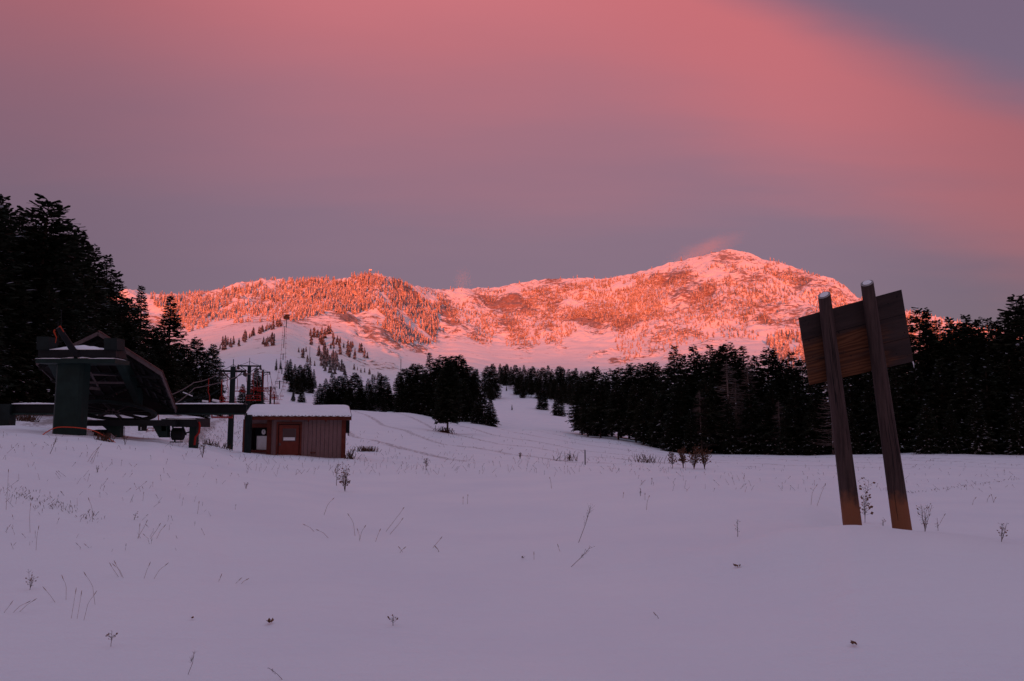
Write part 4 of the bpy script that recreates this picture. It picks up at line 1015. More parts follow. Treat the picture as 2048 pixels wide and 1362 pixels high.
# girders running back under the roof
for (ua, va, ub, vb) in ((232, 700, 279, 800), (102, 710, 150, 806)):
    mb = MB(); mb.beam(P(ua, va, YC + .4), P(ub, vb, 40), .32, .62); mb.build('girder', m_green, st)
mb = MB(); mb.beam(P(180, 745, YC + 1.5), P(196, 772, 37), .06, .08); mb.beam(P(170, 765, 37.5), P(260, 766, 37.5), .08, .1); mb.beam(P(180, 776, 38), P(200, 778, 38), .08, .14); mb.beam(P(170, 749, 37.2), P(238, 750, 37.2), .07, .09)
mb.build('brace', m_fascia, st)
# bullwheel, tilted down towards the back
wn, wfar = P(222, 801, 36.9), P(229, 841, 41.0)
wc = (wn + wfar) / 2; e1 = (wfar - wn) / 2; rad = e1.length
e1n = e1.normalized(); e2n = Vector((1, 0, 0)); e2n = (e2n - e1n * e2n.dot(e1n)).normalized(); e3n = e1n.cross(e2n)
def wheel_ring(mb, r, tr, n=48, mi=0, zoff=0, flat=1.0):
    ps_ = [wc + (e1n * math.cos(a) + e2n * math.sin(a)) * r + e3n * zoff for a in np.linspace(0, 2 * math.pi, n + 1)]
    mb.tube(ps_, tr, 8, mi, cap=False)
mb = MB(); wheel_ring(mb, 1.95, .09); wheel_ring(mb, 1.8, .06)
bwh = mb.build('bullwheel', m_greend, st, smooth=True)
mb = MB(); wheel_ring(mb, .30, .065, 24); mb.build('hub', m_fascia, bwh, smooth=True)
mb = MB(); wheel_ring(mb, 2.03, .022, 60, 0, 0.0); mb.build('liner', m_greend, bwh, smooth=True)
mb = MB()
for k in range(10):
    a = k * math.pi / 5 + .2; d = e1n * math.cos(a) + e2n * math.sin(a); mb.beam(wc + d * .2, wc + d * 1.85, .08, .12, e3n)
mb.build('spoke', m_black, bwh)
mb = MB()                        # lower frame
PB(mb, [(165, 852), (350, 852), (350, 840), (165, 840)], 36.2, .5); PB(mb, [(348, 854), (394, 854), (394, 836), (330, 836)], 36.6, 1.6)
fr = mb.build('frame', m_black, st)
mb = MB(); drift(mb, 333, 393, 838, .14, 36.6, 1.5, seed=8); drift(mb, 168, 178, 840, .05, 36.2, .4, 6, 9); mb.build('snow', m_snow, fr, smooth=True)
for q in ([(205, 852), (232, 875), (240, 875), (240, 852)], [(305, 852), (318, 875), (334, 875), (334, 852)], [(322, 838), (332, 838), (332, 862), (323, 862)]):
    mb = MB(); PB(mb, q, 36.4, .35); mb.build('hanger_plate', m_green, st)
mb = MB(); PB(mb, [(276, 852), (288, 852), (288, 862), (276, 862)], 36.1, .3); sgn = mb.build('control_box', m_black, st)
q = P(282, 857, 36.08); mb = MB(); mb.box((q.x, q.y, q.z), (.02, .02, .13)); mb.build('mark', m_white, sgn)
pb = P(387, 892, 37); mb = MB(); mb.box((pb.x, pb.y, (pb.z + P(387, 836, 37).z) / 2 - .1), (.33, .33, P(387, 836, 37).z - pb.z + .2)); mb.build('leg', m_green, st)
mb = MB(); mb.tube([P(u, v, 36.75) for u, v in ((398, 844), (400, 852), (398, 866), (391, 874), (389, 890))], .045, 6); mb.build('pipe', m_red, st)
mb = MB(); q = P(355, 868, 37); mb.tube([q + Vector((-.2, 0, 0)), q + Vector((.25, 0, 0))], .3, 14); mb.build('motor', m_black, st)
mb = MB(); q = P(205, 868, 37); mb.tube([q + Vector((-.3, 0, 0)), q + Vector((.3, 0, 0))], .22, 10); mb.build('motor', m_black, st)
mb = MB()                        # drive struts
for (a, b, c, d, r) in ((345, 850, 350, 884, .04), (364, 850, 372, 870, .05), (372, 852, 385, 852, .07), (372, 866, 386, 862, .04), (340, 884, 366, 884, .03), (332, 850, 352, 876, .02), (185, 862, 214, 862, .06), (190, 866, 212, 878, .05), (241, 862, 250, 854, .015)):
    mb = MB(); mb.tube([P(a, b, 36.9), P(c, d, 37)], r, 6); mb.build('strut', m_black, st)
mb = MB(); mb.tube([P(249, 853, 36.5), P(249.5, 892, 36.5)], .012, 5); mb.build('cable', m_black, st)
# orange hose over the column
mb = MB(); pth = [(70, 892, 32.6), (82, 873, 33), (95, 863, 33.2), (110, 856, 33.75), (125, 854, 33.85), (150, 855, 33.85), (168, 857, 33.8), (183, 860, 33.7), (200, 867, 33.5), (232, 886, 33)]
from mathutils.geometry import interpolate_bezier
pp = []
for i in range(len(pth) - 1):
    for s_ in range(4):
        f = s_ / 4; p0 = pth[max(0, i - 1)]; p1 = pth[i]; p2 = pth[i + 1]; p3 = pth[min(len(pth) - 1, i + 2)]
        pp.append(P(*[.5 * ((2 * b_v) + (-a_v + c_v) * f + (2 * a_v - 5 * b_v + 4 * c_v - d_v) * f * f + (-a_v + 3 * b_v - 3 * c_v + d_v) * f ** 3) for a_v, b_v, c_v, d_v in zip(p0, p1, p2, p3)]))
mb.tube(pp + [P(*pth[-1])], .022, 6)
tag(mb.build('hose', m_orange, org=P(110, 877, 33.5)), 'orange hose draped in an arc across the green column', 'hose')

# portal beam behind the station
YP = 43.2
pt = thing('portal_frame', 'long dark steel beam with snow on top, on posts, behind the lift station', 'steel frame', (P(245, 860, YP).x, YP, gz(P(245, 860, YP).x, YP)))
mb = MB()
xa, xb = P(8, 820, YP).x, P(491, 820, YP).x
zt_, zm, zl = P(200, 808, YP).z, P(200, 826, YP).z, P(200, 829.5, YP).z
mb.box(((xa + xb) / 2, YP + .15, zt_ - .02), (xb - xa, .34, .045)); mb.box(((xa + xb) / 2, YP + .15, (zt_ + zm) / 2), (xb - xa, .04, zt_ - zm)); 
pbm = mb.build('beam', m_black, pt)
mb = MB(); mb.box(((xa + xb) / 2, YP + .15, (zm + zl) / 2), (xb - xa, .36, zm - zl)); mb.build('flange', m_green, pbm)
mb = MB(); drift(mb, 22, 112, 808, .08, YP, .34, 30, 11); drift(mb, 340, 489, 808, .07, YP, .34, 40, 12); mb.build('snow', m_snow, pbm, smooth=True)
mb = MB(); q = P(9, 862, YP); mb.box((q.x, YP + .1, (q.z - .4 + zt_) / 2), (.66, .6, zt_ - q.z + .4)); mb.build('post', m_greend, pt, label='thick short post at the left end')
mb = MB(); q = P(492, 903, YP); mb.box((q.x + .03, YP + .15, (q.z - .5 + zl) / 2), (.3, .3, zl - q.z + .5)); mb.build('post', m_greend, pt)
mb = MB(); mb.beam(P(484, 812, YP) , P(492, 808, YP), .5, .06); mb.build('bracket', m_black, pt)

# open steel frame beyond, half hidden
tf = thing('steel_truss', 'low open truss of crossed dark bars with snow, beyond the long beam', 'truss', P(400, 806, 70))
mb = MB()
for a, b, c, d in ((355, 806, 430, 786), (362, 786, 430, 806), (350, 797, 400, 806), (395, 806, 440, 778), (372, 800, 405, 788), (355, 806, 445, 806), (385, 786, 385, 806)):
    mb.beam(P(a, b, 70), P(c, d, 70.5), .10, .10)
tb = mb.build('bar', m_greend, tf)
for a_, b_2, r_ in ((P(366, 784.5, 70), P(385, 792, 70), .05), (P(425, 800, 70), P(440, 803, 70), .12), (P(405, 802, 70), P(416, 803, 70), .1)):
    mb = MB(); mb.tube([a_, b_2], r_, 6); mb.build('snow', m_snow, tb)

# ------------------------------------------------------------------ lift pylons, ropes, chairs
TW = [(466.5, 733, 58, 24.5, .20), (499, 731, 85, 22.5, .20), (526, 740, 125, 14, .20), (541.5, 773, 180, 9.5, .19), (549, 789, 215, 7, .19), (559.5, 761, 300, 6, .2), (564, 736, 400, 5, .22), (566.5, 707, 520, 4.5, .25), (568.3, 671, 660, 3.5, .28), (569.5, 652, 800, 3, .28)]
TL = ['nearest and thickest lift pylon, beside the shed', 'second lift pylon with the highest crossarm, behind the nearest one', 'third lift pylon beside the narrow spruce', 'thin fourth lift pylon with its crossarm low over the shed roof', 'fifth lift pylon just clearing the shed roof',
      'lift pylon at the foot of the open slope', 'lift pylon low on the open slope', 'lift pylon halfway up the open slope', 'lift pylon high on the open slope', 'topmost lift pylon just below the hill terminal']
sides = {-1: [], 1: []}
for i, (u, v, Y, hw, r) in enumerate(TW):
    t = P(u, v, Y); g = gz(t.x, Y); hwid = hw / F * Y
    if i > 4: hwid = max(hwid, 1.6)
    o = thing('lift_pylon', TL[i], 'lift pylon', (t.x, Y, g), 'lift pylons up the slope')
    mb = MB(); mb.tube([(t.x, Y, g - 1), (t.x, Y, t.z)], [r * 1.08, r * .96], 14 if i < 4 else 7); mb.build('mast', m_greend if i < 3 else m_black, o, smooth=True)
    zc_ = t.z - (.35 if i != 1 else .05); ca = (Vector((hwid, hwid * .2, 0)))
    cpt = Vector((t.x, Y, zc_))
    mb = MB(); mb.beam(cpt - ca, cpt + ca, .13, .16)
    if i < 5:
        for s_ in (-1, 1):
            mb.beam(cpt + ca * .78 * s_, cpt + Vector((0, -.05, -.75)), .06, .07); mb.tube([cpt + Vector((0, 0, .1)), cpt + Vector((0, 0, .9 if i < 2 else .4))], .03, 5)
            mb.tube([cpt + ca * s_ * .8 + Vector((0, 0, .1)), cpt + ca * s_ * .45 + Vector((0, 0, .22)), cpt + Vector((0, 0, .5))], .02, 5)
    mb.build('crossarm', m_black, o)
    for s_ in (-1, 1):
        e = cpt + ca * s_ * .93 + Vector((0, 0, -.1)); dd = Vector((-.28, 1, .03)).normalized()
        if i < 6:
            mb = MB(); L2 = 1.0
            mb.beam(e - dd * L2, e + dd * L2, .06, .10)
            for k in range(5):
                c = e + dd * (-L2 + 2 * L2 * k / 4) + Vector((0, 0, -.14)); mb.tube([c - Vector((.05, 0, 0)), c + Vector((.05, 0, 0))], .14, 10)
            mb.beam(e, e + Vector((0, 0, .25)), .06, .06); mb.build('sheave_train', m_black, o)
        sides[s_].append(e + Vector((0, 0, -.02)))
# ropes
def sag(a, b, dz, n=12):
    return [a.lerp(b, k / n) - Vector((0, 0, dz * 4 * (k / n) * (1 - k / n))) for k in range(n)]
ROPE = {}
for s_ in (-1, 1):
    pts_ = [P(352 if s_ > 0 else 340, 806 if s_ > 0 else 790, 42)] + ([P(389, 776, 47)] if s_ > 0 else [P(388, 765, 48)]) + sides[s_]
    ropts = []
    for a, b in zip(pts_[:-1], pts_[1:]): ropts += sag(a, b, (b - a).length * .012)
    ropts.append(pts_[-1]); ropts.append(P(572 + s_, 636, 955))
    ROPE[s_] = pts_
    mb = MB(); mb.tube(ropts, [.022 + .00012 * p.y for p in ropts], 5)
    tag(mb.build('haul_rope', m_rope, org=pts_[0]), 'left strand of the lift rope running from the station up the pylons' if s_ < 0 else 'right strand of the lift rope running from the station up the pylons', 'rope', 'lift ropes')
def make_chair(o, full=True):
    mb = MB()
    mb.tube([(0, 0, .05), (0, 0, -.9), (.1, .0, -1.15), (.1, .25, -1.5), (.1, .3, -2.0)], .028, 6)
    mb.build('hanger', m_red, o)
    mb = MB(); a = .62
    mb.tube([(-a + .1, .3, -2.35), (-a + .1, .3, -1.95), (a + .1, .3, -1.95), (a + .1, .3, -2.35), (-a + .1, .3, -2.35)], .028, 5)
    for x in (-.21, .1, .41): mb.tube([(x, .3, -1.95), (x, .3, -2.35)], .02, 5)
    mb.tube([(-a + .1, .3, -2.12), (a + .1, .3, -2.12)], .02, 5); mb.build('backrest', m_red, o)
    mb = MB(); mb.tube([(-a + .1, .3, -2.4), (-a + .1, -.2, -2.42), (a + .1, -.2, -2.42), (a + .1, .3, -2.4)], .03, 5)
    for q in range(5): y = .25 - .1 * q; mb.box((.1, y, -2.4), (2 * a, .06, .03))
    mb.build('seat', m_red, o)
    mb = MB()
    for s_ in (-1, 1): mb.tube([(.1 + s_ * a, .3, -2.0), (.1 + s_ * a, -.2, -2.1), (.1 + s_ * a, -.2, -2.42)], .022, 5)
    mb.build('armrest', m_red, o)
def place(o, loc, rz, label, group, sc=1.0):
    o.location = loc; o.rotation_euler = (0, 0, rz); o.scale = (sc,) * 3
    tag(o, label, 'chairlift chair', group)
def copy_thing(src):
    o = src.copy(); col.objects.link(o)
    for ch in src.children:
        c = ch.copy(); col.objects.link(c); c.parent = o
    return o
ch0 = thing('lift_chair', '', 'chairlift chair'); make_chair(ch0); used = False
def chair(loc, label, sc=1.0, rz=.28):
    global used
    o = ch0 if not used else copy_thing(ch0); used = True
    place(o, loc, rz, label, 'red chairs on the lift', sc)
def along(s_, Y):
    p = ROPE[s_]
    for a, b in zip(p[:-1], p[1:]):
        if a.y <= Y <= b.y:
            f = (Y - a.y) / (b.y - a.y); return a.lerp(b, f) - Vector((0, 0, (b - a).length * .048 * f * (1 - f)))
    return p[-1]
for s_, Y, l in [(-1, 53, 'red chair left of the nearest pylon, against the dark pines'), (-1, 66, 'red chair hanging just left behind the nearest pylon, low over the long beam'), (1, 70, 'red chair hanging between the first and second pylons'),
                 (-1, 82, 'red chair close before the crossarm of the second pylon, left strand'), (1, 92, 'red chair just right behind the second pylon'), (-1, 100, 'red chair against the narrow spruce'), (1, 113, 'red chair just before the third pylon, right strand'), (-1, 117, 'small red chair just before the third pylon, left strand')]:
    chair(along(s_, Y), l, 1.0)
for Y in (134, 148, 163, 176, 192, 207, 222, 240, 262, 285):
    for s_ in (-1, 1):
        chair(along(s_, Y + 5 * s_), 'small red chair in the far string over the shed roof, ' + ('right strand' if s_ > 0 else 'left strand'), 1.0)
for Y in range(310, 800, 35):
    for s_ in (-1, 1):
        chair(along(s_, Y + 6 * s_), 'tiny distant chair in the string up the open slope, ' + ('right strand' if s_ > 0 else 'left strand'), 1.0)
chair(P(444, 760, 50), 'red chair frame seen below the long beam, left of the nearest pylon', 1.0)
chair(P(315, 795, 50), 'red chair hanging low under the lift station', 1.0)

# hill terminal at the end of the line
q = hit(573, 640, 700, 1400); q = P(573, 641, 965); gq = gz(q.x, q.y)
ht = thing('hill_terminal', 'small dark lift terminal on a mast at the top of the open slope', 'lift terminal', (q.x, q.y, gq))
mb = MB(); zz0 = P(573, 638, 965).z; mb.tube([(q.x, q.y, gq - 1), (q.x, q.y, zz0)], .5, 8); mb.build('mast', m_black, ht)
mb = MB(); mb.box((q.x, q.y, zz0 + 1.6), (6.4, 5, 3.2)); mb.box((q.x + 1, q.y, zz0 + 4.8), (5, 4, 1.8)); mb.box((q.x - 1.5, q.y, zz0 + 3.6), (1.5, 3, 1.4)); mb.build('cabin', m_black, ht)
mb = MB(); mb.box((q.x + .8, q.y, zz0 + 6.0), (8.5, 6, .5)); mb.build('roof', m_snow, ht)
# hut / mast on the crest knob
q = P(741, 546, 1990); g2 = gz(q.x, q.y)
hm = thing('summit_mast', 'tiny mast with a box on the crest knob above the rocky spur', 'mast', (q.x, q.y, g2))
mb = MB(); mb.tube([(q.x, q.y, g2 - 3), (q.x, q.y, P(735, 541, 1990).z)], .8, 6); mb.build('mast', m_black, hm)
mb = MB(); mb.box((q.x, q.y, P(735, 540, 1990).z), (7, 5, 3.2)); mb.build('box', m_snow, hm)
# lone poles
for (u, v0, v1, Y, l) in ((620, 693, 712, 560, 'thin pole alone on the slope right of the upper pylons'), (802, 718, 737, 420, 'thin pole above the middle grove, left of its highest tree'), (1170, 900, 922, 42, 'thin stake at the rim of the near snow')):
    t = P(u, v0, Y); g = gz(t.x, Y); mb = MB(); mb.tube([(t.x, Y, g - .5), (t.x, Y, t.z)], .16 if Y > 100 else .03, 6)
    tag(mb.build('pole', m_bark, org=(t.x, Y, g)), l, 'pole')

# ------------------------------------------------------------------ weeds
def W_stalk(mb, b, h, lean, az_, head=1, r=.0022, mi=0):
    d = Vector((math.cos(az_) * lean, math.sin(az_) * lean * .4, 1)).normalized()
    e = b + d * h; mid = b + d * h * .55 + Vector((0, 0, .02 * h))
    bend = Vector((math.cos(az_) if lean else .3, 0, -.5)) * h * (.05 + .10 * math.sin(b.x * 37))
    mb.tube([b - d * .05, mid, b + d * h * .8 + bend * .4, e + bend], [r, r * .8, r * .7, r * .6], 4, mi)
    if head:
        hd = (e + bend - mid).normalized(); mb.tube([e + bend - hd * .01, e + bend + hd * .014, e + bend + hd * .03, e + bend + hd * .045], [r * .7, r * 1.9, r * 1.6, r * .4], 5, mi)
def W_bush(mb, b, h, rr, n=5, leafy=1, r=.003, spread=.35):
    for k in range(n):
        a = rr.uniform(0, 6.28); ln = rr.uniform(.1, spread) if n > 1 else rr.uniform(0, .1)
        d = Vector((math.cos(a) * ln, math.sin(a) * ln, 1)).normalized(); hh = h * rr.uniform(.6, 1)
        pts_ = [b - d * .04]; p = b
        for q in range(6):
            p = b + d * hh * (q + 1) / 6 + Vector((rr.uniform(-1, 1), rr.uniform(-1, 1), 0)) * h * .015; pts_.append(p)
        mb.tube(pts_, [r * (1 - .1 * q) for q in range(7)], 4)
        for q in range(int(7 * leafy * max(1, h / .3))):
            f = rr.uniform(.25, 1); p = b + d * hh * f; a2 = rr.uniform(0, 6.28)
            dd = Vector((math.cos(a2), math.sin(a2), rr.uniform(.2, 1))).normalized(); l = rr.uniform(.02, .07) * (1.2 - .5 * f) * max(.6, h / .4)
            e = p + dd * l; mb.tube([p, e], [r * .45, r * .3], 3, cap=False)
            if rr.random() < .7:
                s_ = dd.cross(Vector((rr.uniform(-1, 1), rr.uniform(-1, 1), .3))).normalized() * l * .22
                mb.poly([e, e + dd * l * .3 + s_, e + dd * l * .6, e + dd * l * .3 - s_], 1)
def px_h(b, px): return px / F * b.y
GW = 'dry weeds standing in the near snow'
def weed(u, v, hp, kind, label, seed, lean=0, az_=0, n=None):
    b = hit(u, v, 3, 120); rr = random.Random(seed); mb = MB(); h = px_h(b, hp); r = max(.0010, .00022 * b.y)
    if kind == 'stalk': W_stalk(mb, b, h, lean, az_, 1, r)
    elif kind == 'pair':
        for q in range(n or 2): W_stalk(mb, b + Vector((rr.uniform(-.05, .05) * (n or 2), rr.uniform(-.05, .05), 0)), h * rr.uniform(.6, 1), lean * rr.uniform(.5, 1.3) + rr.uniform(0, .2), az_ if rr.random() < .7 else rr.uniform(0, 6.28), 1, r)
    elif kind == 'bush': W_bush(mb, b, h, rr, (n or 5) + (3 if 'row on the snow rim' in label else 0), 1.5 if 'row on the snow rim' in label else 1.2, r * (1.7 if 'row on the snow rim' in label else 1.2))
    elif kind == 'spike': W_bush(mb, b, h, rr, 1, 4.5 if 'row on the snow rim' in label else 3, r * 1.6)
    elif kind == 'leaning':
        d = Vector((math.cos(az_) * lean, -.1, 1)).normalized(); e = b + d * h * 1.0
        mb.tube([b - d * .04, b.lerp(e, .5) + Vector((.01, 0, 0)), e], [r * 1.5, r * 1.2, r * .7], 5)
        for q in range(26):
            f = rr.uniform(.45, 1.02); p = b.lerp(e, f); dd = (d + Vector((rr.uniform(-1, 1), rr.uniform(-1, 1), rr.uniform(-.3, .6)))).normalized()
            l = rr.uniform(.03, .09) * h / .4; mb.tube([p, p + dd * l], [r * .5, r * .3], 3, cap=False)
            if rr.random() < .3: mb.tube([p + dd * l, p + dd * l * 1.15], [r, r * .8], 4)
    elif kind == 'leaf':
        s = h
        for q in range(4):
            a = rr.uniform(0, 6.28); d = Vector((math.cos(a), math.sin(a), 0)) * s * .6; c = b + Vector((rr.uniform(-.3, .3) * s, rr.uniform(-.3, .3) * s, .01))
            mb.hexa([c, c + d * .6 + Vector((0, 0, .2 * s)), c + d + Vector((d.y * .5, -d.x * .5, s * .5)), c + Vector((d.y * .6, -d.x * .6, .3 * s)), *[x + Vector((0, 0, .002)) for x in (c, c + d * .6 + Vector((0, 0, .2 * s)), c + d + Vector((d.y * .5, -d.x * .5, s * .5)), c + Vector((d.y * .6, -d.x * .6, .3 * s)))]])
    nm = {'stalk': 'grass_stalk', 'pair': 'grass_stalk', 'bush': 'dry_weed', 'spike': 'dry_weed', 'leaning': 'dry_weed', 'leaf': 'dead_leaf'}[kind]
    ct_ = {'stalk': 'grass stalk', 'pair': 'grass stalk', 'bush': 'weed', 'spike': 'weed', 'leaning': 'weed', 'leaf': 'leaf'}[kind]
    o = mb.build(nm, [m_straw if kind in ('stalk', 'pair') else (m_leaf if kind == 'leaf' else m_weed), m_leaf], org=b)
    tag(o, label, ct_, GW if kind != 'leaf' else 'leaves on the snow')
E, Wt = 0, math.pi
for i, a in enumerate([
 (1730, 1045, 88, 'bush', 'tall leafy dry weed between the two sign posts', 0, 0, 4), (1850, 1063, 55, 'bush', 'bushy dry weed at the foot of the right sign post', 0, 0, 8), (1876, 1062, 25, 'bush', 'small weed just right of the bushy one by the right post', 0, 0, 2), (1766, 1052, 16, 'bush', 'tiny weed in front of the gap between the sign posts', 0, 0, 2),
 (2003, 1084, 42, 'bush', 'wiry branching weed near the right edge of the snow', 0, 0, 6), (1475, 1074, 36, 'spike', 'short upright seedy weed on open snow left of the sign', 0, 0), (1345, 937, 50, 'spike', 'dark leafy stem at the left of the row on the snow rim', 0, 0),
 (1367, 936, 42, 'bush', 'dark leafy weed in the row on the snow rim, second from left', 0, 0, 4), (1388, 938, 46, 'bush', 'dark leafy weed in the row on the snow rim, third from left', 0, 0, 4), (1409, 938, 46, 'bush', 'dark leafy weed in the row on the snow rim, rightmost', 0, 0, 4),
 (673, 971, 44, 'spike', 'dark seedy stem below the shed, left of the fan-shaped weed', 0, 0), (690, 983, 52, 'bush', 'fan-shaped weed of stiff stems below the right end of the shed', 0, 0, 9), (1157, 1085, 72, 'leaning', 'tall feathery weed leaning right in the middle of the snow', .35, E), (1142, 1134, 50, 'leaning', 'feathery weed leaning far right, below the taller feathery one', 1.0, E),
 (786, 1252, 22, 'bush', 'small forked dark twig low in the middle of the snow', 0, 0, 3), (1316, 1238, 14, 'leaning', 'bent dark twig low on the snow, left of the leaf', .7, Wt), (222, 1294, 32, 'spike', 'short dark seedy stem near the lower left corner', 0, 0), (563, 1360, 30, 'leaning', 'dark stem lying to the left at the bottom edge', 1.1, Wt),
 (772, 1063, 54, 'stalk', 'long grass stalk leaning right, left one of a crossing pair', .8, E), (780, 1069, 36, 'stalk', 'grass stalk leaning right, lower one of a crossing pair', .9, E), (866, 1096, 22, 'stalk', 'single grass stalk leaning right in mid snow', .9, E), (656, 1076, 22, 'stalk', 'grass stalk leaning left below the shed', 1, Wt), (628, 1063, 20, 'stalk', 'grass stalk leaning far left below the shed', 1.1, Wt),
 (710, 1072, 42, 'stalk', 'thin upright grass stalk left of the crossing pair', .15, Wt), (732, 1083, 30, 'pair', 'short tuft of three stalks left of the crossing pair', .2, E, 3), (648, 1030, 34, 'stalk', 'grass stalk leaning right under the fan-shaped weed', .35, E), (926, 1009, 12, 'stalk', 'shorter of two upright stalks on the open snow', 0, 0), (935, 1008, 16, 'stalk', 'taller of two upright stalks on the open snow', 0, 0),
 (1281, 992, 18, 'spike', 'tiny upright weed right of centre', 0, 0), (1293, 1020, 26, 'stalk', 'thin upright stalk right of centre', .1, E), (1103, 977, 20, 'stalk', 'thin stalk alone near the snow rim', .1, Wt), (1246, 996, 8, 'stalk', 'very short stalk right of centre', .1, E),
 (150, 1237, 50, 'pair', 'pair of upright round-headed stalks near the lower left', .05, E, 3), (28, 1225, 30, 'pair', 'v-shaped pair of stems at the left edge', .8, E, 3), (60, 1180, 40, 'bush', 'sparse weed with dark buds at the left edge', 0, 0, 4), (290, 1077, 34, 'pair', 'spray of three stalks on the left slope', .6, E, 4), (185, 1044, 44, 'stalk', 'upright stalk with a bent head on the left slope', .1, Wt),
 (268, 1040, 14, 'bush', 'dark budded sprig on the left slope', 0, 0, 2), (492, 978, 16, 'bush', 'small dark branching sprig between station and shed', 0, 0, 4), (308, 1158, 32, 'stalk', 'stalk leaning right with drooping head, left of the small leaf', .6, E), (288, 1158, 26, 'stalk', 'stalk leaning right beside the drooping one', .3, E), (250, 1155, 30, 'pair', 'two pale stalks leaning left on the left slope', .6, Wt, 3),
 (190, 1210, 60, 'stalk', 'tall thin pale stalk leaning left near the lower left', .2, Wt), (132, 1200, 42, 'stalk', 'thin pale stalk near the left edge', .05, Wt), (110, 1205, 30, 'stalk', 'pale stalk leaning far left near the left edge', .8, Wt), (395, 1028, 20, 'stalk', 'thin stalk on the upper left slope', .1, E), (12, 1020, 72, 'stalk', 'tall stalk at the very left edge', 0, 0), (60, 1065, 50, 'stalk', 'upright stalk on the left slope near the edge', .1, Wt), (72, 1100, 42, 'stalk', 'upright thick-headed stalk on the left slope', 0, 0),
 (375, 1350, 45, 'leaning', 'faint bent stem near the bottom left', .3, E), (852, 940, 34, 'spike', 'seedy weed on the snow rim right of the shed', 0, 0), (1140, 922, 20, 'bush', 'weed clump on the snow rim at the centre', 0, 0, 5), (1040, 918, 16, 'bush', 'brown weed clump on the snow rim left of the stake', 0, 0, 5), (100, 908, 34, 'leaning', 'dark bent stem in front of the green column', .4, E), (180, 925, 40, 'pair', 'thin crossing stems right of the green column', .4, E, 3),
 (250, 890, 24, 'bush', 'spindly weed under the lift station', 0, 0, 3), (405, 915, 40, 'bush', 'spindly weed between the station and the nearest pylon', 0, 0, 4), (195, 945, 16, 'bush', 'small sprig on the slope below the station', 0, 0, 3), (1985, 1005, 14, 'pair', 'short stalks at the right edge', .3, E, 3), (1880, 1047, 18, 'stalk', 'stalk leaning right beyond the right post', .6, E), (1945, 1010, 14, 'stalk', 'thin stalk on the right field', .3, E),
 (1622, 1010, 40, 'stalk', 'upright stalk left of the left sign post', .15, E), (1634, 1012, 44, 'stalk', 'tall stalk leaning right, nearest to the left sign post', .4, E), (1290, 1000, 10, 'stalk', 'faint short stalk just above the thin upright one', 0, 0), (1475, 1136, 10, 'leaf', 'tiny brown bud on the snow below the upright weed', 0, 0), (460, 1168, 12, 'pair', 'short dark stalks on the left part of the snow', .8, E, 3),
 (800, 1106, 10, 'stalk', 'short dark-headed stalk leaning right, mid snow', .6, E), (805, 1105, 8, 'stalk', 'short dark-headed stalk leaning left, mid snow', .6, Wt), (870, 1104, 10, 'pair', 'two short heads just below the single leaning stalk', .5, Wt, 2), (1120, 1103, 9, 'stalk', 'short head left of the feathery weeds', .4, Wt), (1045, 1118, 7, 'leaf', 'dark bit of leaf mid snow', 0, 0), (1068, 1120, 9, 'stalk', 'short stalk right of the dark bit of leaf', 0, 0),
 (1710, 1293, 12, 'leaf', 'curled brown leaf low right on the snow', 0, 0), (540, 1249, 14, 'leaf', 'crumpled brown leaf low left on the snow', 0, 0), (385, 1240, 6, 'leaf', 'tiny dark leaf low left on the snow', 0, 0)]):
    a = list(a) + [None] * (8 - len(a)); u, v, hp, kd, lb, ln, azz, n = a
    weed(u, v, hp, kd, lb, 100 + i, ln or 0, azz or 0, n)
# uncountable stubble in the meadow
mb = MB(); rr = random.Random(21)
def tuft(u, v, hmax, k=1):
    b = hit(u, v, 5, 210)
    for q in range(k):
        h = rr.uniform(.4, 1) * hmax; a = rr.uniform(0, 6.28); ln = rr.uniform(0, 1.3); c = b + Vector((rr.uniform(-.1, .1), rr.uniform(-.1, .1), -.02))
        e = c + Vector((math.cos(a) * ln * h, math.sin(a) * ln * h, h)); w_ = max(.0010, .00018 * b.y)
        mb.tube([c, e], [w_, w_ * .6], 3, cap=False, mi=rr.randrange(2))
        if rr.random() < .5: mb.tube([e, e + (e - c).normalized() * .035], [w_ * 1.8, w_ * 1.0], 4, mi=rr.randrange(2))
for i in range(300): tuft(rr.uniform(480, 1400), rr.uniform(905, 945) + 10 * rr.random(), .25)
for i in range(150): tuft(rr.uniform(0, 480), 870 + rr.uniform(0, 1) ** 1.3 * 150, .15)
for i in range(60): tuft(rr.uniform(0, 420), 960 + rr.uniform(0, 1) * 150, .09)
for i in range(60): tx = rr.uniform(-1, 1); tuft(110 + 85 * tx, 1012 + 24 * tx + rr.gauss(0, 6), .05, 3)
for i in range(260): tuft(rr.uniform(1270, 2040), rr.uniform(908, 985), .16)
for i in range(90): x = rr.uniform(0, 1); tuft(1780 + 260 * x, 992 - 34 * x + rr.gauss(0, 1.2), .05)
for i in range(260): tuft(rr.uniform(340, 490), rr.uniform(835, 895), .3)
for i in range(200): tuft(rr.uniform(690, 1300), rr.uniform(862, 915), .3)
tag(mb.build('grass', [m_scrub, m_weed]), 'dry grass stubble poking through the snow of the meadow', 'grass', None, 'stuff')
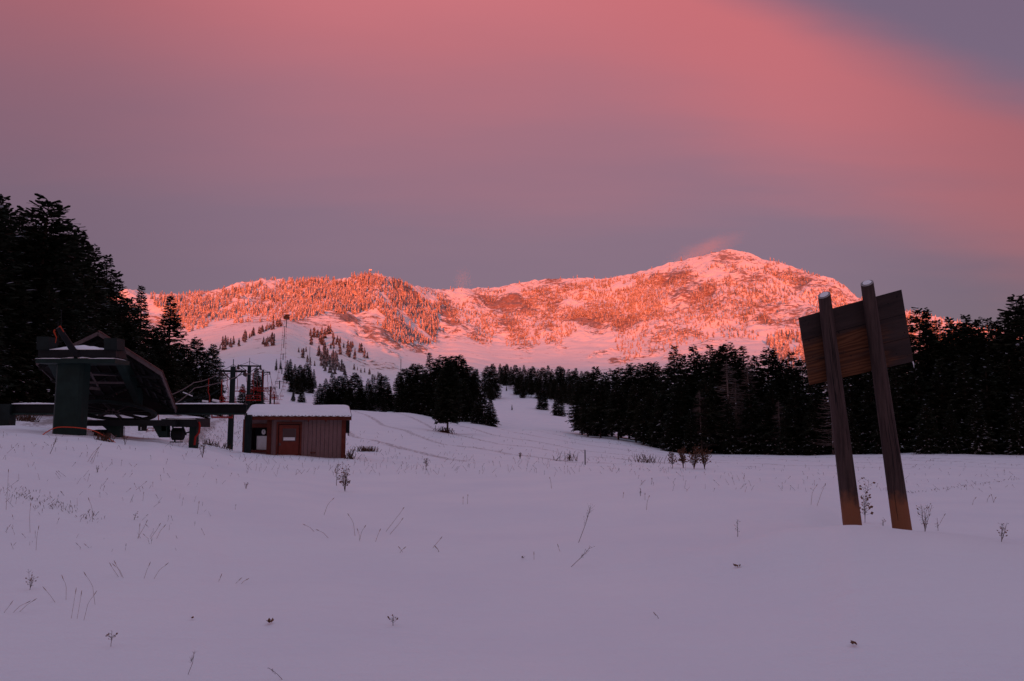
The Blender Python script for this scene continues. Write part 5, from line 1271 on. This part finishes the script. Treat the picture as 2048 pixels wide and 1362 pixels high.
# twiggy bushes
def bush(u, v, wpx, hpx, label, dens=60, seed=0):
    b = hit(u, v, 8, 200); r2 = random.Random(seed); mb = MB(); W_ = wpx / F * b.y; h = hpx / F * b.y
    for k in range(dens):
        c = b + Vector((r2.gauss(0, W_ / 4), r2.gauss(0, W_ / 6), -.03)); c.z = gz(c.x, c.y) - .02
        e = c + Vector((r2.uniform(-.5, .5) * h, r2.uniform(-.5, .5) * h, h * r2.uniform(.4, 1)))
        mb.tube([c, c.lerp(e, .5) + Vector((r2.uniform(-.1, .1) * h, 0, 0)), e], [.00035 * b.y, .0003 * b.y, .0002 * b.y], 3, cap=False)
    tag(mb.build('bush', [m_weed], org=b), label, 'bush', 'twiggy bushes')
bush(735, 903, 44, 12, 'low twiggy bush on the snow right of the shed', 110, 1); bush(890, 865, 34, 12, 'red-brown twigs at the foot of the lone bare trunk', 80, 2)
bush(55, 842, 46, 16, 'red-brown bush under the long beam at the far left', 120, 3); bush(1290, 925, 60, 18, 'brown weeds at the tip of the right forest', 46, 4)
bush(430, 893, 60, 14, 'sparse twigs on the snow behind the nearest pylon', 60, 5); bush(208, 882, 30, 18, 'dark twigs under the lift station', 80, 6); bush(700, 918, 22, 22, 'twigs at the right corner of the shed', 40, 7)
bush(1135, 922, 60, 20, 'tall dry weeds on the snow rim at the centre', 20, 8)

# ------------------------------------------------------------------ wind-blown snow at the summit
def plume(c, sz, rot_y, dens, label):
    mb = MB(); mb.box((0, 0, 0), (2, 2, 2)); o = mb.build('snow_plume', [], org=(0, 0, 0)); o.location = c; o.scale = sz; o.rotation_euler = (0, rot_y, 0)
    m_ = bpy.data.materials.new('blown_snow'); m_.use_nodes = True; t = m_.node_tree
    t.nodes.remove(t.nodes['Principled BSDF']); vp = t.nodes.new('ShaderNodeVolumePrincipled'); vp.inputs['Color'].default_value = (.95, .95, .97, 1); vp.inputs['Anisotropy'].default_value = -.45
    tcn = t.nodes.new('ShaderNodeTexCoord'); ln = t.nodes.new('ShaderNodeVectorMath'); ln.operation = 'LENGTH'; t.links.new(tcn.outputs['Object'], ln.inputs[0])
    f = M_(t, 'MULTIPLY', SS(t, ln.outputs['Value'], 1.0, 0.0), SS(t, NOISE(t, tcn.outputs['Object'], 1.2, 4), .25, .75))
    t.links.new(M_(t, 'MULTIPLY', f, dens), vp.inputs['Density']); t.links.new(vp.outputs[0], t.nodes['Material Output'].inputs['Volume'])
    o.data.materials.append(m_); tag(o, label, 'blown snow', None, 'stuff')
plume(P(1408, 500, 2700), (190, 60, 48), -R(20), .0036, 'wind-blown snow streaming off the summit')
plume(P(925, 560, 2780), (45, 40, 60), 0, .002, 'faint wisp of blown snow over the low saddle')
bpy.context.view_layer.update()
print('trees', treecount)
